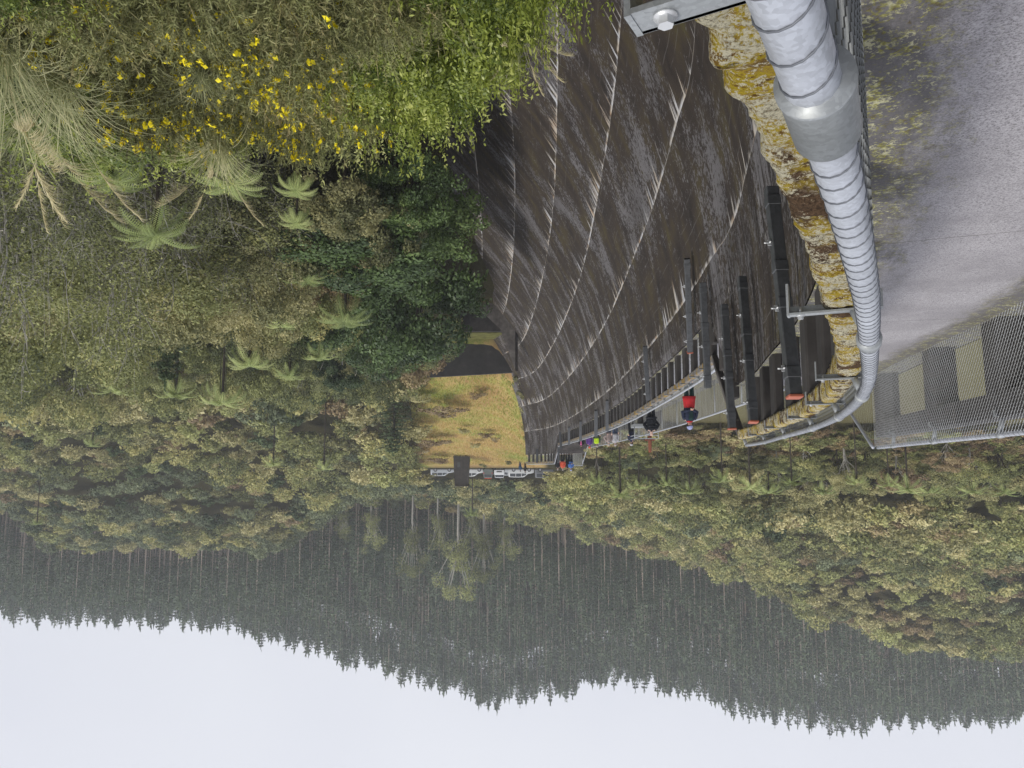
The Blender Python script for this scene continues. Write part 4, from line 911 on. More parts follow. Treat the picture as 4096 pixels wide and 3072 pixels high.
for i, (px, py, Y, w) in enumerate([(1340, 1065, 72, 90), (1290, 1040, 66, 60), (1380, 1050, 80, 70), (1620, 1050, 70, 90), (1660, 1060, 78, 80), (1560, 1035, 66, 70), (1960, 1055, 72, 90), (2010, 1060, 80, 80), (1920, 1045, 70, 70), (2100, 1058, 82, 90), (1780, 1060, 85, 70), (1490, 1060, 84, 70), (2170, 1062, 75, 80), (1850, 1040, 66, 60), (1440, 1045, 70, 60), (1710, 1040, 64, 60), (80, 1130, 150, 40), (1020, 1110, 150, 50)]):
    fern_at(px, py, Y, w, 'umbrella-shaped tree fern on the reservoir bank', i, 'tree ferns on the reservoir bank') if i < 16 else fern_at(px, py, Y, w, ['lone tree fern at the left foot of the pine slope', 'pale tree fern above the parked cars'][i - 16], i)
# ---- single trees one can tell apart ----
def solo(px, py_top, Y, kind, sc, label, name=None, cat='tree', sink=0):
    """tree whose top shows at photo pixel px, py_top (2212-wide view)"""
    c = at(1024 - px / 2.16, 768 - py_top / 2.16, Y); H = float(kind.V[..., 2].max()) * (sc[2] if isinstance(sc, tuple) else sc)
    g = float(ground(c.x, c.y)) - .2; H0 = float(kind.V[..., 2].max()); sz = sc[2] if isinstance(sc, tuple) else sc; sx = sc[0] if isinstance(sc, tuple) else sc; sz = min(max((c.z - g) / H0, sz * .55), sz * 1.55)
    sc = (sx, sx, sz); H = H0 * sz
    return kind.place(c.x, c.y, c.z - H, sc, random.uniform(0, 6.28), label, cat, None, name)
darkc = Kind('conifer_tree', cone_tree(300, 2.1, 8.5, .6, 16, 5200, .26, .05, .45), limbs(8, .3, 0, .16, np.random.default_rng(1)), M['lf_dark'], M['bark_dark'])
broad = [Kind('broadleaf_tree', dome_tree(310 + i, 4.4, 9.5, 85, 18000, .17, .62, .17), limbs(8, 3.4, 9, .22, np.random.default_rng(50 + i)), M['lf_broad'], M['bark_dark']) for i in range(2)]
solo(355, 850, 50, darkc, (1.05, 1.05, 1.0), 'rounded dark green conifer in the middle of the valley scrub')
solo(850, 990, 98, darkc, (1.5, 1.5, 1.6), 'tall dark green conifer at the edge of the grass field')
def solo2(px, py_top, Y, kind, w, h, label, name=None):
    """w,h: crown width and total height in metres"""
    e = kind.V.reshape(-1, 3); W0 = float(e[:, 0].max() - e[:, 0].min()); H0 = float(e[:, 2].max()); return solo(px, py_top, Y, kind, (w / W0, w / W0, h / H0), label, name)
solo2(890, 790, 45, broad[0], 11, 13, 'big dark glossy broadleaf tree against the lower dam face')
solo2(760, 640, 34, broad[1], 9, 9, 'dark green broadleaf tree in the shade below the bright shrub')
solo2(690, 760, 50, broad[0], 8, 9, 'mid-sized broadleaf tree left of the big dark one')
solo2(905, 610, 38, broad[1], 7, 9, 'broadleaf tree low against the dam toe')
solo2(830, 830, 62, broad[1], 9, 9, 'rounded broadleaf tree below the retaining wall')
solo2(880, 500, 31, broad[0], 5.5, 8, 'small broadleaf tree nearest the dam toe')
# manuka: twiggy, pale crooked branches with sparse small leaves
def manuka(seed, R, H, nleaf, ls):
    r = np.random.default_rng(seed); mb = MB(); tips = []
    def br(p, d, l, rad, lev):
        pts = [Vector(p)]; dd = Vector(d)
        for k in range(4): dd = (dd + Vector(r.normal(0, .22, 3)) + Vector((0, 0, .08))).normalized(); pts.append(pts[-1] + dd * l / 4)
        mb.tube(pts, [rad * (1 - .17 * k) for k in range(5)], 5 if lev < 2 else 3)
        if lev >= 3: tips.extend(pts[1:]); return
        for k in range(4 if lev else 7): br(pts[1 + int(r.integers(0, 4))], (dd + Vector(r.normal(0, .62, 3))).normalized(), l * .62, rad * .5, lev + 1)
        tips.append(pts[-1])
    for k in range(3): br((0, 0, -.5), (r.normal(0, .3), r.normal(0, .3), 1), H * .5, .11, 0)
    T = np.array([tuple(t) for t in tips]); mx = np.abs(T).max(0); T = T * np.array([R / mx[0], R / mx[1], 1]) * np.array([1, 1, H / T[:, 2].max()])
    for i, v in enumerate(mb.v): mb.v[i] = (v[0] * R / mx[0], v[1] * R / mx[1], v[2] * H / max(1e-3, np.array([tuple(t) for t in tips])[:, 2].max()))
    idx = r.choice(len(T), nleaf); g = r.uniform(0, 1, len(T)); P = T[idx] + r.normal(0, .22, (nleaf, 3)); N = r.normal(0, 1, (nleaf, 3)) + np.array([0, 0, .5])
    return (leaves(P, N, ls, .5, .3, r), g[idx] * .6 + r.uniform(0, .4, nleaf)), mb
mks = []
for i in range(3): cr, mb = manuka(400 + i, 3.0, 9.0, 10000, .10); mks.append(Kind('manuka_tree', cr, mb, M['lf_manuka'], M['bark_pale']))
for i, a in enumerate([(70, 895, 24, 8.5, 13, 'tall open manuka tree with crooked pale branches at the frame edge'), (235, 860, 27, 7.5, 12, 'manuka tree with yellowish tips next to the tallest one'), (-20, 830, 19, 6, 10, 'manuka tree cut by the frame edge'),
    (330, 700, 27, 7.5, 9, 'wide manuka tree with many dead grey twigs'), (470, 690, 30, 7.5, 9, 'manuka tree of bleached twigs above the pale tree fern'), (180, 700, 22, 6.5, 10, 'dense manuka tree below the tallest one'),
    (30, 640, 18, 6, 9, 'dark manuka tree with a thick pale trunk'), (560, 600, 30, 7, 8, 'thin manuka tree between fern and broadleaf tree'), (420, 560, 24, 6, 8, 'grey-green manuka tree behind the plumes'), (150, 560, 18, 5.5, 8.5, 'leafy manuka tree behind the toetoe'), (600, 860, 70, 9, 8, 'twiggy grey-brown tree with bare crown in the valley'), (720, 880, 76, 9, 8, 'pale bare-twigged tree left of the tall conifer')]):
    solo2(a[0], a[1], a[2], mks[i % 3], a[3], a[4], a[5])
# tall eucalypt-like trees with spreading pale limbs at the foot of the pines
def vase_tree(seed):
    r = np.random.default_rng(seed); mb = MB(); tips = []
    mb.tube([(0, 0, -1), (.2, 0, 9), (0, .2, 13)], [.35, .28, .2], 6)
    for k in range(9):
        a = r.uniform(0, 6.28); R_ = r.uniform(1.5, 4.5); z = r.uniform(8, 13); p = [Vector((0, 0, z)), Vector((math.cos(a) * R_ * .4, math.sin(a) * R_ * .4, z + 3)), Vector((math.cos(a) * R_, math.sin(a) * R_, z + 7))]
        mb.tube(p, [.14, .1, .04], 4); tips += [p[1], p[2], p[2] + Vector((0, 0, 1)), p[1] + Vector((0, 0, -1.5)), p[0] + Vector((r.normal(), r.normal(), 1))]
    T = np.array([tuple(t) for t in tips]); P, N, t = blobs(T, np.full(len(T), 1.7), 4200, r); return Kind('gum_tree', (leaves(P, N, .34, .5, .5, r), t), mb, M['lf_manuka'], M['bark_pale'])
vt = vase_tree(3); vt2 = vase_tree(8)
for px, py, Y, sc_, lb in ((945, 1215, 209, .8, 'short bushy gum tree between the slim and the forked one'), (1090, 1220, 210, .85, 'short gum tree right of the second pale-limbed one'), (800, 1200, 214, .8, 'small gum tree well left of the others below the pines'), (740, 1170, 216, .75, 'leftmost small gum tree at the edge of the pines'), (1020, 1190, 204, .7, 'low bushy gum tree in front of the forked one')): solo(px, py, Y, vt2, sc_, lb)
solo(990, 1300, 205, vt, 1.25, 'tall gum tree with forked pale limbs standing before the pines'); solo(1045, 1260, 208, vt, 1.0, 'second gum tree with pale limbs, beside the tallest one'); solo(890, 1250, 212, vt, .95, 'slimmer gum tree left of the forked one')
# ---- near shrubs ----
def gorse_bush(seed, R, H, n, fl):
    r = np.random.default_rng(seed); nc = 36; d = nrm(r.normal(0, 1, (nc, 3))); d[:, 2] = np.abs(d[:, 2]); C = d * np.array([R, R, H * .7]) * r.uniform(.5, .85, (nc, 1)) + np.array([0, 0, H * .25]); Rr = R * .25 * r.uniform(.7, 1.3, nc)
    k = 700; P0, N0, t0 = blobs(C, Rr, k, r); D0 = nrm(N0 + np.array([0, 0, .7]) + r.normal(0, .35, (k, 3))); ln = r.uniform(.18, .42, k)
    idx = r.integers(0, k, n); f = r.uniform(0, 1, n); P = P0[idx] + D0[idx] * (ln[idx] * f)[:, None]; D = nrm(r.normal(0, 1, (n, 3)) + D0[idx] * .8)
    V = needles(P, D, .05, .011, r); St = needles(P0 - D0 * .1, D0, .42, .012, r); t = np.concatenate([t0[idx] * .6 + f * .4, np.full(k, .9)])
    fi = r.choice(k, fl); c = P0[fi] + D0[fi] * ln[fi][:, None] * r.uniform(.5, 1, (fl, 1)); rep = 6; fp = np.repeat(c, rep, 0) + r.normal(0, .017, (fl * rep, 3))
    return np.concatenate([V, St]), t, leaves(fp, r.normal(0, 1, (fl * rep, 3)) + np.array([0, -.5, .5]), .05, .8, .3, r)
gs = [gorse_bush(500 + i, 1.3, 2.0, 30000, 260) for i in range(3)]
gm = []
for i, (V, t, Fl) in enumerate(gs):
    a = qm('gorse_foliage', V, t); a.materials.append(M['lf_gorse']); b = qm('gorse_flowers', Fl, rng.uniform(0, 1, len(Fl))); b.materials.append(M['flower']); tb = limbs(1.6, 1.0, 8, .035, np.random.default_rng(i)).mesh('gorse_stems'); tb.materials.append(M['bark_dark']); gm.append((a, b, tb))
def near(px, py_top, Y, H): c = at(1024 - px / 2.16, 768 - py_top / 2.16, Y); return c.x, c.y, c.z - H
for i, (px, pt, Y, s_, fl, lab) in enumerate([
    (150, 210, 6.6, 1.1, 1, 'dark gorse bush with scattered yellow flowers at the frame corner'), (300, 150, 5.6, 1.0, 1, 'gorse bush with a few yellow flowers low at the frame edge'), (420, 120, 5.6, 1.1, 1, 'gorse bush carrying the largest yellow flowers'),
    (300, 345, 7.6, 1.0, 1, 'gorse bush with a dense band of yellow flowers'), (520, 240, 6.8, 1.1, 1, 'brownish gorse bush in the middle of the thicket'), (640, 300, 7.8, 1.0, 1, 'gorse bush with yellow flowers beside the glossy shrub'),
    (400, 400, 9.0, 1.0, 1, 'gorse bush topped with yellow flowers behind the thicket'), (640, 130, 5.6, 1.0, 0, 'flowerless reddish-brown gorse bush beside the glossy shrub'), (760, 150, 6.2, .9, 0, 'flowerless dim gorse bush under the glossy shrub'),
    (540, 380, 10, 1.1, 1, 'yellow-flowered gorse bush farther down the slope'), (720, 330, 9.5, 1.0, 1, 'bright yellow-dotted gorse bush left of the glossy shrub'), (90, 120, 4.8, .9, 0, 'dim gorse bush in the very corner of the frame'), (520, 60, 5.0, 1.0, 0, 'brown gorse bush at the frame edge with bare stems'), (220, 30, 4.6, 1.0, 0, 'gorse bush cut off by the frame edge')]):
    a, b, tb = gm[i % 3]; x, y, z = near(px, pt, Y, 2.3 * s_); zt = z + 2.3 * s_; H_ = min(max(zt - float(ground(x, y)) + .15, 1.9 * s_), 3.4 * s_); z = zt - H_; e = empty('gorse_bush', (x, y, z), random.uniform(0, 6.28), lab, 'shrub'); e.scale = (s_, s_, H_ / 2.1); link('foliage', a, None, e); link('stems', tb, None, e)
    if fl: link('flowers', b, None, e)['kind'] = 'stuff'
def glossy(seed, R, H, n, ls):
    r = np.random.default_rng(seed); V, t = dome_tree(seed, R, H, 56, n, ls, .45, .20, low=-.6)
    k = 90; d = nrm(r.normal(0, 1, (k, 3))); d[:, 2] = np.abs(d[:, 2]) * .7; P0 = d * np.array([R, R, H * .42]) * .9 + np.array([0, 0, H * .58]); D = nrm(d + np.array([0, 0, .35])); m = 16
    f = np.tile(np.linspace(0, 1, m), k); P = np.repeat(P0, m, 0) + np.repeat(D, m, 0) * (f * .55)[:, None] + r.normal(0, .02, (k * m, 3)) + np.array([0, 0, 1]) * (f * f * .06)[:, None]
    V2 = leaves(P, r.normal(0, .6, (k * m, 3)) + np.array([0, 0, 1]), ls * 1.05, .42, .4, r); return np.concatenate([V, V2]), np.concatenate([t, .55 + .45 * f])
gl = [Kind('glossy_shrub', glossy(600 + i, 1.7, 3.4, 15000, .08), limbs(3.0, 1.5, 10, .05, np.random.default_rng(70 + i)), M['lf_bright'], M['bark_dark']) for i in range(2)]
glf = Kind('glossy_shrub', glossy(620, 1.7, 3.4, 12000, .085), limbs(3.0, 1.5, 10, .05, np.random.default_rng(77)), M['lf_manuka'], M['bark_dark'])
for i, (px, pt, Y, w, h, k, lab) in enumerate([
    (860, 385, 9.5, 2.6, 3.6, gl[0], 'bright glossy shrub hanging in front of the lower dam face'), (930, 260, 7.8, 3.0, 3.4, gl[1], 'bright green glossy-leaved shrub overlapping the dam face'), (1110, 140, 6.3, 1.8, 2.6, gl[0], 'bright leafy shrub nearest the dam face at the frame edge'),
    (1010, 120, 6.0, 2.2, 3.0, gl[1], 'glossy green shrub at the frame edge, full of light tips'), (1210, 100, 5.6, 1.5, 2.2, gl[0], 'leafy sprig of shrub right under the dam face'), (1090, 225, 7.2, 1.5, 2.6, gl[0], 'arching bright shrub with light tips reaching across the dam face'), (1180, 30, 4.8, 1.2, 1.8, gl[1], 'bright shrub cut by the frame edge beneath the dam'), (980, 330, 9.0, 2.0, 3.0, gl[1], 'yellow-tipped shrub drooping toward the dam toe'), (760, 250, 7.6, 2.0, 2.8, gl[0], 'bright yellow-green shrub just right of the flowering gorse'), (850, 230, 8.0, 2.2, 3.0, gl[1], 'yellow-green shrub between gorse and glossy shrubs'),
    (770, 340, 10.5, 2.6, 3.2, glf, 'olive leafy shrub behind the yellow-flowered gorse'), (120, 420, 10.5, 3.6, 3.6, gl[0], 'bright shrub behind the long toetoe blades'), (40, 60, 4.6, 1.2, 1.6, gl[1], 'pale blurred shrub in the very corner'), (420, 420, 12, 2.4, 3.2, gl[1], 'whorled bright shrub between the two groups of plumes'), (560, 330, 11, 2.6, 3.0, glf, 'olive shrub behind the gorse thicket'), (680, 400, 13, 2.8, 3.2, glf, 'grey-green leafy shrub on the slope edge'), (30, 330, 8, 2.6, 2.6, gl[0], 'green shrub under the toetoe at the frame edge')]):
    solo2(px, pt, Y, k, w, h, lab)
# toetoe: arching blades and one-sided plumes
def toetoe(seed, L, nb, npl):
    r = np.random.default_rng(seed); Q = []; T = []; F = []; FT = []
    def ribbon(p, d, l, w, arc, m=9, out=Q, tt=T, tv=.5):
        s_ = nrm(np.cross(d, [0, 0, 1.0])) ; q = []; 
        for k in range(m + 1): q.append(p.copy()); p = p + d * l / m; d = nrm(d + np.array([0, 0, -arc / m * (1 + k / m)]))
        for k in range(m): w0 = w * (1 - k / m) ** .7; w1 = w * (1 - (k + 1) / m) ** .7; out.append([q[k] - s_ * w0, q[k] + s_ * w0, q[k + 1] + s_ * w1, q[k + 1] - s_ * w1]); tt.append(tv)
        return q, s_
    for i in range(nb): a = r.uniform(0, 6.28); e = r.uniform(.75, 1.35); ribbon(r.normal(0, .08, 3) * [1, 1, 0], np.array([math.cos(a) * math.cos(e), math.sin(a) * math.cos(e), math.sin(e)]), L * r.uniform(.6, 1.1), .008, r.uniform(.8, 2.0), tv=r.uniform(0, 1))
    for i in range(npl):
        a = r.uniform(0, 6.28); e = r.uniform(1.1, 1.4); q, s_ = ribbon(r.normal(0, .05, 3) * [1, 1, 0], np.array([math.cos(a) * math.cos(e), math.sin(a) * math.cos(e), math.sin(e)]), L * 1.15, .006, .9, 12, F, FT, .6)
        for k in range(90):
            f = r.uniform(.62, 1); j = f * 12; j0 = min(int(j), 11); p = q[j0] + (q[j0 + 1] - q[j0]) * (j - j0); d = nrm(np.array([math.cos(a) * 1.0, math.sin(a) * 1.0, .5]) + r.normal(0, .18, 3)); ribbon(p, d, L * .2 * (1.3 - f) * 1.5, .0045, 1.1, 5, F, FT, r.uniform(0, 1))
    return (np.array(Q), np.array(T)), (np.array(F), np.array(FT))
tts = []
for i in range(2): (Q, T), (F_, FT) = toetoe(700 + i, 1.9, 170, 5); a = qm('toetoe_blades', Q, T); a.materials.append(M['lf_grass']); b = qm('toetoe_plumes', F_, FT); b.materials.append(M['plume']); tts.append((a, b))
for i, (px, py, Y, s_, pl, lab) in enumerate([
    (0, 110, 6.2, .85, 1, 'toetoe clump at the frame edge with pale blades and one plume'), (120, 190, 6.8, .72, 1, 'toetoe clump with the tallest drooping golden plumes'), (60, 250, 8.4, .7, 1, 'toetoe clump half hidden behind the tallest golden plumes'), (470, 330, 9.0, .55, 1, 'toetoe clump with two pale plumes beside the gorse'),
    (820, 60, 6.8, .42, 0, 'small toetoe clump of fine blades between gorse and glossy shrub'), (1120, 60, 7.6, .42, 1, 'toetoe plume hanging before the dam face'), (430, 190, 7.0, .32, 0, 'toetoe tuft of green blades inside the gorse thicket')]):
    c = at(1024 - px / 2.16, 768 - py / 2.16, Y); e = empty('toetoe', (c.x, c.y, c.z - .2), random.uniform(0, 6.28), lab, 'grass clump'); e.scale = (s_,) * 3; link('blades', tts[i % 2][0], None, e)
    if pl: link('plumes', tts[i % 2][1], None, e)
# field shrubs and grass
tuft = []
r = np.random.default_rng(33); n = 26000; Y = r.uniform(84.8, 134, n); u = r.uniform(490, 640, n); X = (u - 512) / 740 * Y; ok = (u < 622 - (Y - 85) * .5) & (X > np.interp(Y, [84, 90, 135], [-1.2, -2.4, -6])); X, Y = X[ok], Y[ok]; Z = ground(X, Y)
P = np.stack([X, Y, Z], -1); D = np.tile([0, 0, 1.0], (len(P), 1)) + r.normal(0, .45, (len(P), 3)); V = needles(P - [0, 0, .05], D, .38, .10, r)
me = qm('grass', V, fbm(X / 6, Y / 5, 3, 4) * .95 + r.uniform(-.1, .3, len(P)) + (Y - 112) * .007 - (X + 1) * .008 * -1 - .10); M['fieldgrass'] = leaf_mat('field_grass', [(.26, .36, .08), (.46, .48, .14), (.66, .50, .22), (.62, .42, .20)], .3, .12, 0); me.materials.append(M['fieldgrass']); tag(link('grass', me), 'straw and green rough grass on the sloping field', 'grass', None, 'stuff')
fs = Kind('field_shrub', dome_tree(800, 1.0, 1.5, 14, 1300, .13, .5, .35), None, M['lf_brown'], None); fs2 = Kind('field_shrub', dome_tree(801, 1.0, 1.7, 14, 1300, .13, .5, .35), None, M['lf_olive'], None)
for i, (px, py, Y, w, lab) in enumerate([(960, 865, 96, 8, 'wide dark scrub patch with orange blossom low on the field'), (910, 845, 93, 5, 'brown scrub left of the wide patch'), (1030, 835, 91, 3, 'small dark shrub near the dam on the lower field'), (900, 920, 105, 8, 'brown scrub mass at the left edge of the field'), (930, 955, 112, 7, 'orange-flecked scrub above the left scrub mass'), (1000, 930, 106, 2.6, 'small shrub in the middle of the field'),
    (1050, 940, 108, 3, 'olive shrub right of the middle one'), (1025, 960, 114, 2.6, 'round dark shrub on the upper field'), (1070, 950, 110, 1.8, 'tiny shrub near the upper right of the field'), (1045, 1000, 128, 2, 'small shrub beside the cars'), (950, 985, 124, 5, 'dark shrub by the upright slab'), (1098, 985, 124, 1.6, 'little shrub at the top of the field'), (885, 980, 120, 7, 'scrub at the upper left corner of the field')]):
    c = at(1024 - px / 2.16, 768 - py / 2.16, Y); z = float(ground(c.x, c.y)); e = (fs if i % 2 == 0 else fs2).place(c.x, c.y, z - .2, (w / 2.4, w / 2.4, .8 + w * .10), random.uniform(0, 6.28), lab, 'shrub')
for i, t_ in enumerate(np.linspace(0, 1, 9)):   # shrubs along the dam abutment
    y = 83.6 + 40 * t_ ** 1.6 * .5; x = -1.0 - 2.3 * t_; fs2.place(x, y, float(ground(x, y)) - .5, (.9, 1.2, 1.5), i, 'green shrub in the line along the far end of the dam', 'shrub', 'shrubs lining the far abutment of the dam')
# reeds and dead scrub behind the lower walkway
rd = []
(Q, T), _ = toetoe(750, 1.4, 110, 0); a = qm('reed_blades', Q * np.array([1, 1, 1]), T); M['lf_reed'] = leaf_mat('reed_blades', [(.07, .06, .035), (.16, .14, .07), (.24, .25, .13), (.30, .22, .15)], .2, .4, .7); a.materials.append(M['lf_reed'])
r = np.random.default_rng(12); cnt = 0
for i in range(900):
    y = r.uniform(54, 76); x = -r.uniform(.08, .70) * y
    z = float(ground(x, y))
    if z < -2.9 or x > XcY(y) - 4 or z > 1: continue
    e = tag(link('reed_clump', a, None, None, (x, y, z - .1)), 'spiky reed clump on the reservoir shore', 'reeds', 'reed clumps on the reservoir shore'); s_ = r.uniform(.7, 1.4); e.scale = (s_, s_, s_); e.rotation_euler = (0, 0, r.uniform(0, 6.28)); cnt += 1
    if cnt > 240: break
print('reeds', cnt)

r = np.random.default_rng(61); it = []
Xs, Ys = scatter(-60, -3, 60, 84, 1.15, 900)
for x, y in zip(Xs, Ys):
    z = float(ground(x, y)); u = 512 + 740 * x / y
    if z < -2.7 or x > XcY(y) - 3.6 or not in_view(x, y, 30): continue
    k = bush[int(r.choice([4, 4, 4, 7, 0]))]; s_ = float(r.uniform(.20, .42)); it.append((k, x, y, z - .15, (s_, s_, s_ * .8), float(r.uniform(0, 6.28))))
merged('undergrowth', 'brown scrubby undergrowth along the reservoir shore', it, 'undergrowth')
# ---------------- people ----------------
M['skin'] = simple('skin', (.50, .30, .22), .6, 0, .08, 10); M['skin_pale'] = simple('pale_skin', (.62, .42, .34), .6, 0, .08, 10)
def cloth(name, c): return simple('cloth_' + name, c, .85, 0, .25, 9, .3, .2)
CL = {k: cloth(k, c) for k, c in dict(red=(.48, .025, .03), navy=(.022, .028, .055), black=(.012, .014, .018), darkgreen=(.015, .04, .038), lilac=(.30, .33, .52), grey=(.38, .38, .40), stripe=(.30, .24, .22), hivis=(.55, .80, .03), purple=(.12, .05, .24), pink=(.55, .12, .28), coral=(.62, .10, .05), blue=(.07, .16, .42), hair=(.05, .035, .025), greyhair=(.35, .32, .30), denim=(.05, .07, .12), green=(.06, .09, .05), bluedeep=(.02, .06, .14), rust=(.30, .07, .03)).items()}
def ell(c, rx, ry, n=14, tilt=0): return [Vector((c[0] + rx * math.cos(2 * math.pi * k / n), c[1] + ry * math.sin(2 * math.pi * k / n), c[2])) for k in range(n)]
def person(loc, rz, h, label, top, legs, skin='skin', arms='clasp', hat=None, hair='hair', coat=.0, vest=None, collar=None, step=0.0, lean=0.0, panel=None, puff=False, scarf=None):
    k = h / 1.75; root = empty('person', loc, rz, label, 'person'); root.scale = (k, k, k)
    S = {1: (.185, 0, 1.42), -1: (-.185, 0, 1.42)}
    if arms == 'clasp': A = {s: [S[s], (s * .27, -.03, 1.16), (s * .04, -.24, 1.10)] for s in (1, -1)}
    elif arms == 'down': A = {s: [S[s], (s * .25, .03, 1.14), (s * .26, -.06, .88)] for s in (1, -1)}
    elif arms == 'akimbo': A = {s: [S[s], (s * .33, .08, 1.18), (s * .20, -.10, 1.02)] for s in (1, -1)}
    else: A = {s: [S[s], (s * .26, -.06, 1.15), (s * .13, -.22, 1.28)] for s in (1, -1)}
    V = [(0, .01, .96), (0, 0, 1.10), (0, .01, 1.30), (0, .015, 1.44), (0, .01, 1.53), (0, -.005, 1.605), (0, 0, 1.67), (0, .005, 1.735), (0, -.105, 1.615)]
    R = [.12, .115, .13, .075, .052, .072, .09, .055, .012]; E = [(0, 1), (1, 2), (2, 3), (3, 4), (4, 5), (5, 6), (6, 7), (5, 8)]
    feet = {}
    for s in (1, -1):
        b = len(V); st = step * s; kn = (s * .10, -.02 - st * .5, .52); an = (s * .11, .03 - st, .10)
        V += [(s * .095, .0, .86), kn, an, (s * .125, an[1] - .15, .045)]; R += [.088, .058, .04, .034]; E += [(0, b), (b, b + 1), (b + 1, b + 2), (b + 2, b + 3)]; feet[s] = an
        b = len(V); a = A[s]; w = Vector(a[2]); d = (w - Vector(a[1])).normalized(); side = d.cross(Vector((0, 0, 1))).normalized() * s
        V += [a[0], a[1], a[2], tuple(w + d * .07)]; R += [.055, .042, .028, .034]; E += [(3, b), (b, b + 1), (b + 1, b + 2), (b + 2, b + 3)]
        pal = b + 3
        for f in range(4):
            o_ = side * (.030 - .02 * f) ; p1 = w + d * (.10 + (.008 if f in (1, 2) else 0)) + o_; p2 = p1 + d * .03 + Vector((0, 0, -.022)); q = len(V); V += [tuple(p1), tuple(p2)]; R += [.0095, .008]; E += [(pal, q), (q, q + 1)]
        q = len(V); V += [tuple(w + d * .03 + side * .042), tuple(w + d * .065 + side * .055)]; R += [.011, .009]; E += [(b + 2, q), (q, q + 1)]
    me = bpy.data.meshes.new('body'); me.from_pydata(V, E, []); me.materials.append(M[skin])
    o = link('body', me, None, root); o.modifiers.new('skin', 'SKIN').use_smooth_shade = True
    for i, r_ in enumerate(R): me.skin_vertices[0].data[i].radius = (r_, r_ * (.85 if i < 4 else 1))
    me.skin_vertices[0].data[0].use_root = True
    o.modifiers.new('sub', 'SUBSURF').levels = 1; o.modifiers['sub'].render_levels = 1
    # trousers
    mb = MB(); 
    for s in (1, -1): b = feet[s]; kn = (s * .10, -.02 - step * s * .5, .52); mb.tube([(s * .07, 0, 1.0), (s * .09, 0, .84), kn, (b[0], b[1], .10)], [.12, .115, .082, .072], 10)
    mb.loft([ell((0, .01, z), rx, ry) for z, rx, ry in ((.80, .15, .11), (.90, .175, .125), (1.02, .165, .12))], 0, True); mb.build('trousers', CL[legs], root)
    mb = MB(); hem = .84 - coat; fl = .02 + coat * .12
    prof_ = [(hem, .20 + fl, .16 + fl), (hem + .14, .195 + fl * .6, .155), (1.08, .185, .145), (1.25, .20, .15), (1.37, .205, .14), (1.44, .17, .11), (1.49, .085, .075), (1.535, .075, .07)]
    if puff: prof_ = [(z + dz, rx * 1.12 + dr, ry * 1.2 + dr) for z, rx, ry in prof_[:5] for dz, dr in ((-.03, .0), (0, .028), (.03, .028), (.055, .0))] + prof_[5:]
    prof_.sort(); mb.loft([ell((0, .005, z), rx, ry, 16) for z, rx, ry in prof_], 0, True)
    jk = mb.build('jacket', CL[top], root)
    for s in (1, -1):
        a = [Vector(p) for p in A[s]]; pts = [a[0] + Vector((-s * .03, 0, .0)), a[0].lerp(a[1], .4), a[1], a[1].lerp(a[2], .5), a[2]]; r0 = 1.25 if puff else 1.0
        MB().tube(pts, [.078 * r0, .075 * r0, .066 * r0, .058 * r0, .048 * r0], 10).build('sleeve', CL[vest or top], jk)
    if vest: mb = MB(); mb.loft([ell((0, 0, z), rx, ry, 16) for z, rx, ry in ((1.02, .195, .155), (1.2, .21, .162), (1.38, .215, .152), (1.45, .175, .12), (1.50, .09, .08))], 0, False); q = mb.build('shoulder_panel', CL[vest], jk)
    if panel: 
        mb = MB(); mb.add([(-.035, -.172, 1.0), (.035, -.172, 1.0), (.09, -.165, 1.40), (.04, -.12, 1.49), (-.04, -.12, 1.49), (-.09, -.165, 1.40)], [(0, 1, 2, 5), (5, 2, 3, 4)]); mb.build('front_panel', CL[panel], jk)
    if scarf: MB().tube([(.08 * math.cos(a), .08 * math.sin(a), 1.5) for a in np.linspace(0, 6.28, 13)], .035, 8).build('scarf', CL[scarf], root)
    for s in (1, -1): b = feet[s]; mb = MB(); mb.loft([[Vector((b[0] + x * w_, b[1] + y_, z)) for x, z in ((-1, .0), (1, .0), (1, hh_), (-1, hh_))] for y_, w_, hh_ in ((.07, .04, .09), (-.04, .05, .11), (-.12, .052, .07), (-.19, .035, .045))], 0, True, False); mb.build('shoe', CL['black'], root)
    def cap(z0, z1, r_, off, mat, nm, ybrim=0): 
        mb = MB(); mb.loft([ell((0, off, z0 + (z1 - z0) * math.sin(t)), r_ * math.cos(t) + .002, r_ * 1.12 * math.cos(t) + .002, 16) for t in np.linspace(0, 1.5, 7)], 0, True)
        if ybrim: mb.add([(-.07, -.09, z0 + .01), (.07, -.09, z0 + .01), (.05, -.09 - ybrim, z0 - .01), (-.05, -.09 - ybrim, z0 - .01)], [(0, 1, 2, 3)])
        mb.build(nm, mat, root)
    if hair: cap(1.64, 1.775, .098, .018, CL[hair], 'hair'); MB().loft([ell((0, .045, z), .088, .065, 12) for z in (1.56, 1.62, 1.68)], 0, True).build('hair', CL[hair], root)
    if hat: cap(1.675, 1.80, .108, .0, CL[hat], 'hat', .06)
    for s in (1, -1): MB().tube([(s * .03, -.088, 1.665), (s * .03, -.094, 1.665)], .011, 8).build('eye', CL['black'], root)
    return root
def stand(u, Y, z): return Vector(((u - 512) / 740 * Y / .99, Y, z))
person(stand(336, 27.3, LOW), -.12, 1.80, 'man in a long red and navy coat with clasped hands, nearest on the lower walkway', 'red', 'darkgreen', arms='clasp', hat='lilac', coat=.24, vest='navy', panel='darkgreen', scarf='red')
person(stand(374, 35.5, LOW), math.pi + .2, 1.74, 'bald person in a black quilted puffer jacket seen from behind', 'black', 'black', 'skin_pale', 'akimbo', None, None, puff=True)
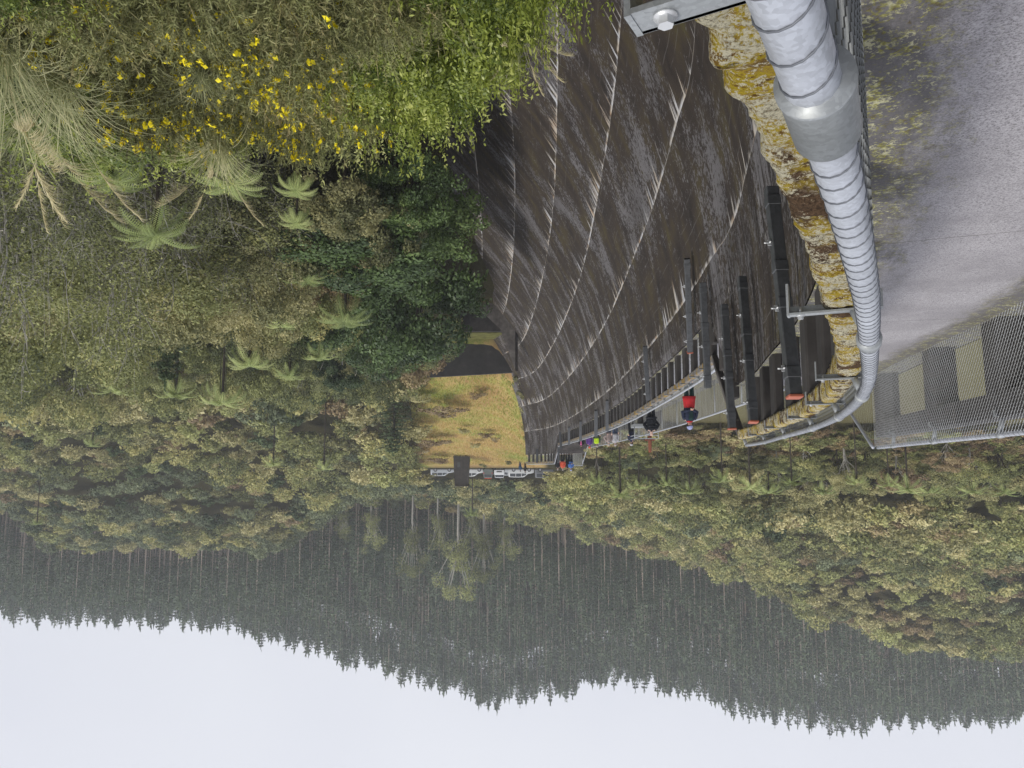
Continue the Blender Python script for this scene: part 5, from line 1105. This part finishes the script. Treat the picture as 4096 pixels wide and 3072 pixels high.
person(stand(394, 49.5, LOW), .9, 1.74, 'walker in a navy jacket and grey cap with hands held together', 'navy', 'black', arms='clasp', hat='grey', step=.12)
person(stand(410, 53, LOW), .3, 1.70, 'person in a plain light grey top behind the walker in navy', 'grey', 'denim', 'skin_pale', 'down', None, 'greyhair', step=.1)
person(stand(416.5, 51, LOW), -.4, 1.72, 'woman in a brown and white patterned jumper with pale hair', 'stripe', 'denim', 'skin_pale', 'akimbo', None, 'greyhair', scarf='grey')
person(stand(428, 57.5, LOW), .2, 1.62, 'person in a dark green jacket carrying a bright yellow bag', 'green', 'black', 'skin_pale', 'down', 'greyhair')
MBb = MB().box(Vector(stand(428.5, 56.9, LOW)) + Vector((0, 0, 1.18)), (.36, .18, .42), None, 0, .06).build('hi_vis_bag', CL['hivis']); tag(MBb, 'bright yellow bag held up by the person in green', 'bag')
person(stand(435.5, 61, LOW), -.2, 1.60, 'person in a purple jacket with a red hat', 'purple', 'black', arms='down', hat='coral')
person(stand(443.5, 63.5, LOW), .3, 1.56, 'person in black with a pink patterned top at the foot of the far stair', 'black', 'black', arms='down', panel='pink', vest='black')
person(stand(462, 77.0, 0), .4, 1.74, 'person in a coral red jacket at the top of the far stair', 'coral', 'black', arms='down', hair='greyhair', step=.1)
person(stand(467, 77.8, 0), .4, 1.72, 'pale-headed person in black behind the coral jacket at the far stair', 'black', 'black', 'skin_pale', 'down', None, 'greyhair')
person(stand(454, 76.8, 0), -.2, 1.76, 'person in a light blue jacket and cap at the top of the far stair', 'blue', 'black', arms='clasp', hat='lilac')
person(stand(457.5, 77.6, 0), -.2, 1.72, 'person in black next to the blue jacket on the far stair', 'black', 'black', arms='down')
pz = float(ground(-1.36, 126)); person(Vector((-1.40, 126, float(ground(-1.4, 126)))), .5, 1.78, 'person in a deep blue jacket standing in front of the white people carrier', 'bluedeep', 'bluedeep', arms='down')
person(Vector((-2.25, 127, float(ground(-2.25, 127)))), -.5, 1.72, 'person in black standing in front of the white people carrier', 'black', 'black', arms='down', hair='hair')
# ---------------- parked cars ----------------
def paint(name, c, r=.3): t = NT(name); t.bsdf(c, r, .0, None, .5, **{'Coat Weight': .6}); return t.mat
CP_ = {k: paint('paint_' + k, c) for k, c in dict(white=(.72, .74, .74), silver=(.50, .53, .56), grey=(.17, .18, .20), olive=(.13, .15, .13), pale=(.62, .66, .68)).items()}
M['glass'] = paint('car_glass', (.03, .035, .04), .08); M['tyre'] = simple('tyre', (.02, .02, .02), .9); M['rim'] = simple('wheel_rim', (.45, .46, .48), .35, .6); M['red_lamp'] = paint('tail_lamp', (.5, .02, .02)); M['head_lamp'] = paint('head_lamp', (.8, .82, .85), .1); M['trim'] = simple('black_trim', (.02, .02, .022), .6)
def car(loc, rz, label, col, L=4.6, Wd=1.8, H=1.65, kind='wagon', grille=True, lower=None, name='parked_car'):
    """nose towards +X"""
    e = empty(name, loc, rz, label, 'car'); hw = Wd / 2; belt = H * .58
    if kind == 'wagon': top = [(-.50, .62), (-.485, .90), (-.44, .97), (-.2, 1.0), (.06, .985), (.14, .93), (.27, .63), (.44, .56), (.49, .48), (.5, .34)]
    elif kind == 'van': top = [(-.50, .60), (-.49, .93), (-.45, .985), (-.1, 1.0), (.16, .985), (.24, .93), (.36, .64), (.46, .57), (.495, .46), (.5, .34)]
    elif kind == 'boxy': top = [(-.50, .62), (-.49, .94), (-.46, .99), (-.1, 1.0), (.10, .99), (.15, .95), (.21, .68), (.46, .64), (.495, .58), (.5, .36)]
    else: top = [(-.50, .56), (-.49, .60), (-.17, .60), (-.15, .93), (-.1, 1.0), (.1, .985), (.16, .93), (.26, .64), (.46, .58), (.5, .36)]
    mb = MB(); rings_ = []
    for x, z in top:
        zt = z * H; b = min(belt, zt); ins = .14 * max(0, zt - belt) / (H - belt) * Wd / 1.8; x_ = x * L; q = hw * (1 - .06 * (abs(x) > .47))
        half = [(q * .93, .24), (q, .42), (q, b * .9), (q * .985, b), (q - ins - .02, max(b, zt - .05)), ((q - ins) * .8, zt)]
        rings_.append([Vector((x_, y, zz)) for y, zz in half] + [Vector((x_, -y, zz)) for y, zz in half[::-1]])
    mb.loft(rings_, 0, True, False); body = mb.build('body', col, e)
    if lower: MB().box((0, 0, .36), (L * .97, Wd * 1.015, .30), None, 0, .04).build('lower_cladding', lower, body)
    # side windows
    xs = {'wagon': (-.43, -.22, -.20, .0, .02, .19), 'van': (-.42, -.22, -.19, .0, .03, .22), 'boxy': (-.43, -.25, -.22, -.03, 0, .14), 'ute': (-.13, .0, .02, .2, .2, .2)}[kind]
    for s in (1, -1):
        for a, b in ((xs[0], xs[1]), (xs[2], xs[3]), (xs[4], xs[5])):
            if b - a < .03: continue
            zt = lambda x: np.interp(x, [t[0] for t in top], [t[1] for t in top]) * H - .10
            y0 = hw * 1.002; ins = lambda z: .14 * max(0, z - belt) / (H - belt)
            q = [(a * L, y0, belt + .03), (b * L, y0, belt + .03), (b * L, 0, max(belt + .05, zt(b))), (a * L, 0, max(belt + .05, zt(a)))]
            q = [Vector((x, s * (y0 - ins(z) + .006), z)) for x, _, z in q]; mb = MB(); mb.add(q + [p - Vector((0, s * .02, 0)) for p in q], [(0, 1, 2, 3), (7, 6, 5, 4), (0, 4, 5, 1), (1, 5, 6, 2), (2, 6, 7, 3), (3, 7, 4, 0)]); mb.build('window', M['glass'], body)
    # windscreen and rear window
    i = 5 if kind != 'ute' else 6
    if kind == 'boxy': i = 5
    a, b = top[i], top[i + 1]; wq = hw * .78
    q = [Vector((b[0] * L - .02, -hw * .86, b[1] * H + .03)), Vector((b[0] * L - .02, hw * .86, b[1] * H + .03)), Vector((a[0] * L + .02, wq, a[1] * H - .02)), Vector((a[0] * L + .02, -wq, a[1] * H - .02))]
    nrm_ = Vector((.02, 0, .015)); MB().add([p + nrm_ for p in q] + [p - nrm_ for p in q], [(0, 1, 2, 3), (7, 6, 5, 4), (0, 4, 5, 1), (1, 5, 6, 2), (2, 6, 7, 3), (3, 7, 4, 0)]).build('windscreen', M['glass'], body)
    MB().box((-.497 * L, 0, H * .78), (.03, Wd * .72, H * .26), None, 0, .01).build('rear_window', M['glass'], body) if kind != 'ute' else None
    for s in (1, -1):
        MB().box((.485 * L, s * hw * .72, H * .46), (.16, .34, .16), None, 0, .04).build('headlight', M['head_lamp'], body); MB().box((-.495 * L, s * hw * .84, H * .52), (.05, .16, .34), None, 0, .02).build('tail_light', M['red_lamp'], body)
        MB().box((.15 * L, s * (hw + .1), belt + .08), (.10, .18, .13), None, 0, .04).build('mirror', col, body)
    if grille: MB().box((.50 * L, 0, H * .36), (.03, Wd * .5, .22), None, 0, .01).build('grille', M['trim'], body); MB().box((.502 * L, 0, .30), (.05, Wd * .9, .16), None, 0, .02).build('bumper', M['trim'], body)
    wr = .35 if kind != 'boxy' else .39
    for x in (-.29, .31):
        for s in (1, -1):
            c = Vector((x * L, s * (hw - .09), wr)); w = MB().tube([c + Vector((0, s * .012, 0)) - Vector((0, s * .22, 0)), c + Vector((0, s * .11, 0))], wr, 22, smooth=False).build('tyre', M['tyre'], e); mb = MB(); mb.tube([c + Vector((0, s * .10, 0)), c + Vector((0, s * .118, 0))], wr * .6, 14, smooth=False)
            mb.build('rim', M['rim'], w)
    return e
def cpos(u, Y=142): return Vector(((u - 512) / 740 * Y, Y, CAMZ + .006))
car(cpos(581), math.pi, 'silver hatchback half hidden behind the dark upright slab, frame-left end of the row', CP_['silver'], 4.4, 1.75, 1.5)
car(cpos(552), math.pi, 'white car with dark wheels showing its bonnet beside the dark slab', CP_['white'], 4.8, 1.85, 1.6)
car(cpos(535.5), -math.pi / 2 + math.pi, 'dark olive off-roader seen from behind with a red roof load', CP_['olive'], 4.5, 1.85, 1.85, 'boxy', lower=M['trim'])
MB_ = MB().box(cpos(535.5) + Vector((0, -1.2, 1.93)), (1.3, .9, .14), None, 0, .04).build('roof_load', CL['coral']); tag(MB_, 'flat red bundle on the roof of the olive off-roader', 'roof load')
car(cpos(524.5), -math.pi / 2, 'white four-wheel drive facing the camera with a black bull bar', CP_['white'], 4.8, 1.95, 1.85, 'boxy', lower=M['trim'])
car(cpos(517, 147), math.pi, 'pale car mostly hidden behind the white four-wheel drive', CP_['pale'], 4.4, 1.75, 1.45)
car(cpos(503), math.pi, 'long white people carrier with open boot at the end, behind two standing people', CP_['white'], 4.9, 1.85, 1.75, 'wagon')
car(cpos(477, 141), math.pi, 'grey van-like car with pale roof beside the tree at the dam end', CP_['grey'], 4.7, 1.8, 1.85, 'van')
car(Vector((-9.35, 166, 1.15 + CAMZ)), math.pi, 'white car roof glimpsed among the trees beyond the dam', CP_['pale'], 4.4, 1.75, 1.5)
car(Vector((-20.2, 166, 2.0 + CAMZ)), math.pi + .3, 'second pale car glimpsed through the trees, nearer the reservoir', CP_['pale'], 4.4, 1.75, 1.5)
# dark slab-like hut
o = empty('concrete_block', cpos(561.5, 125) + Vector((0, 0, -1.0)), 0, 'dark grey upright concrete block standing between two parked cars', 'concrete block')
MB().add([(-1.3, -.8, -1), (1.45, -.8, -1), (1.45, .8, -1), (-1.3, .8, -1), (-1.05, -.7, 4.0), (1.15, -.7, 4.0), (1.15, .7, 4.0), (-1.05, .7, 4.0)], [(0, 1, 5, 4), (1, 2, 6, 5), (2, 3, 7, 6), (3, 0, 4, 7), (4, 5, 6, 7), (3, 2, 1, 0)]).build('shaft', M['wall_rust2'] if 'wall_rust2' in M else M['conc_dark'], o)
MB().box((.0, 0, 3.98), (2.5, 1.7, .12), None, 0, .02).build('cap_slab', M['conc_mid'], o); MB().box((.5, -.80, .4), (.5, .05, .9), None, 0, .01).build('door_panel', M['galv_dark'], o)
# rusty davit and platform behind the lower walkway
c = Vector((-8.55, 46, -.95)); o = empty('davit_platform', c, 0, 'small railed platform with a rusty post behind the lower walkway fence', 'platform')
MB().box((.3, 0, -.15), (1.5, 1.5, .2), None, 0, .02).build('deck', M['galv_mid'], o); MB().box((0, 0, -2.0), (1.3, 1.2, 3.5), None, 0, .03).build('pier', M['conc_dark'], o)
for z in (.46, .66): MB().tube([(-.4, -.7, z), (1.05, -.7, z), (1.05, .7, z)], .03, 8, smooth=False).build('guard_rail', M['galv_mid'], o)
for x in (-.4, .35, 1.05): MB().tube([(x, -.7, -.1), (x, -.7, .66)], .025, 8).build('rail_post', M['galv_mid'], o)
M['rust'] = simple('rusty_steel', (.20, .065, .035), .9, 0, .35, 6)
p = MB().tube([(0, 0, 0), (0, 0, .8), (0, 0, 1.5)], [.13, .12, .09], 10).build('post', M['rust'], o); MB().box((0, 0, .72), (.6, .16, .12), None, 0, .02).build('arm', M['rust'], p)
# haze
zb_ = min(float(ZZ.min()), -24.0) - 1.0; zt_ = float(ZZ.max()) + 27
hz_ = MB().box(((GX.min() + GX.max()) / 2, (GY.min() + GY.max()) / 2, (zb_ + zt_) / 2), (GX.max() - GX.min() + 4, GY.max() - GY.min() + 4, zt_ - zb_)).mesh('haze'); t_ = NT('thin_valley_haze'); v_ = t_.n('VolumePrincipled'); v_.inputs['Color'].default_value = (.86, .89, .95, 1); v_.inputs['Density'].default_value = .00062; t_.t.links.new(v_.outputs[0], t_.out.inputs['Volume'])
tag(link('haze', hz_, t_.mat), 'thin pale haze in the valley air', 'haze', None, 'stuff')
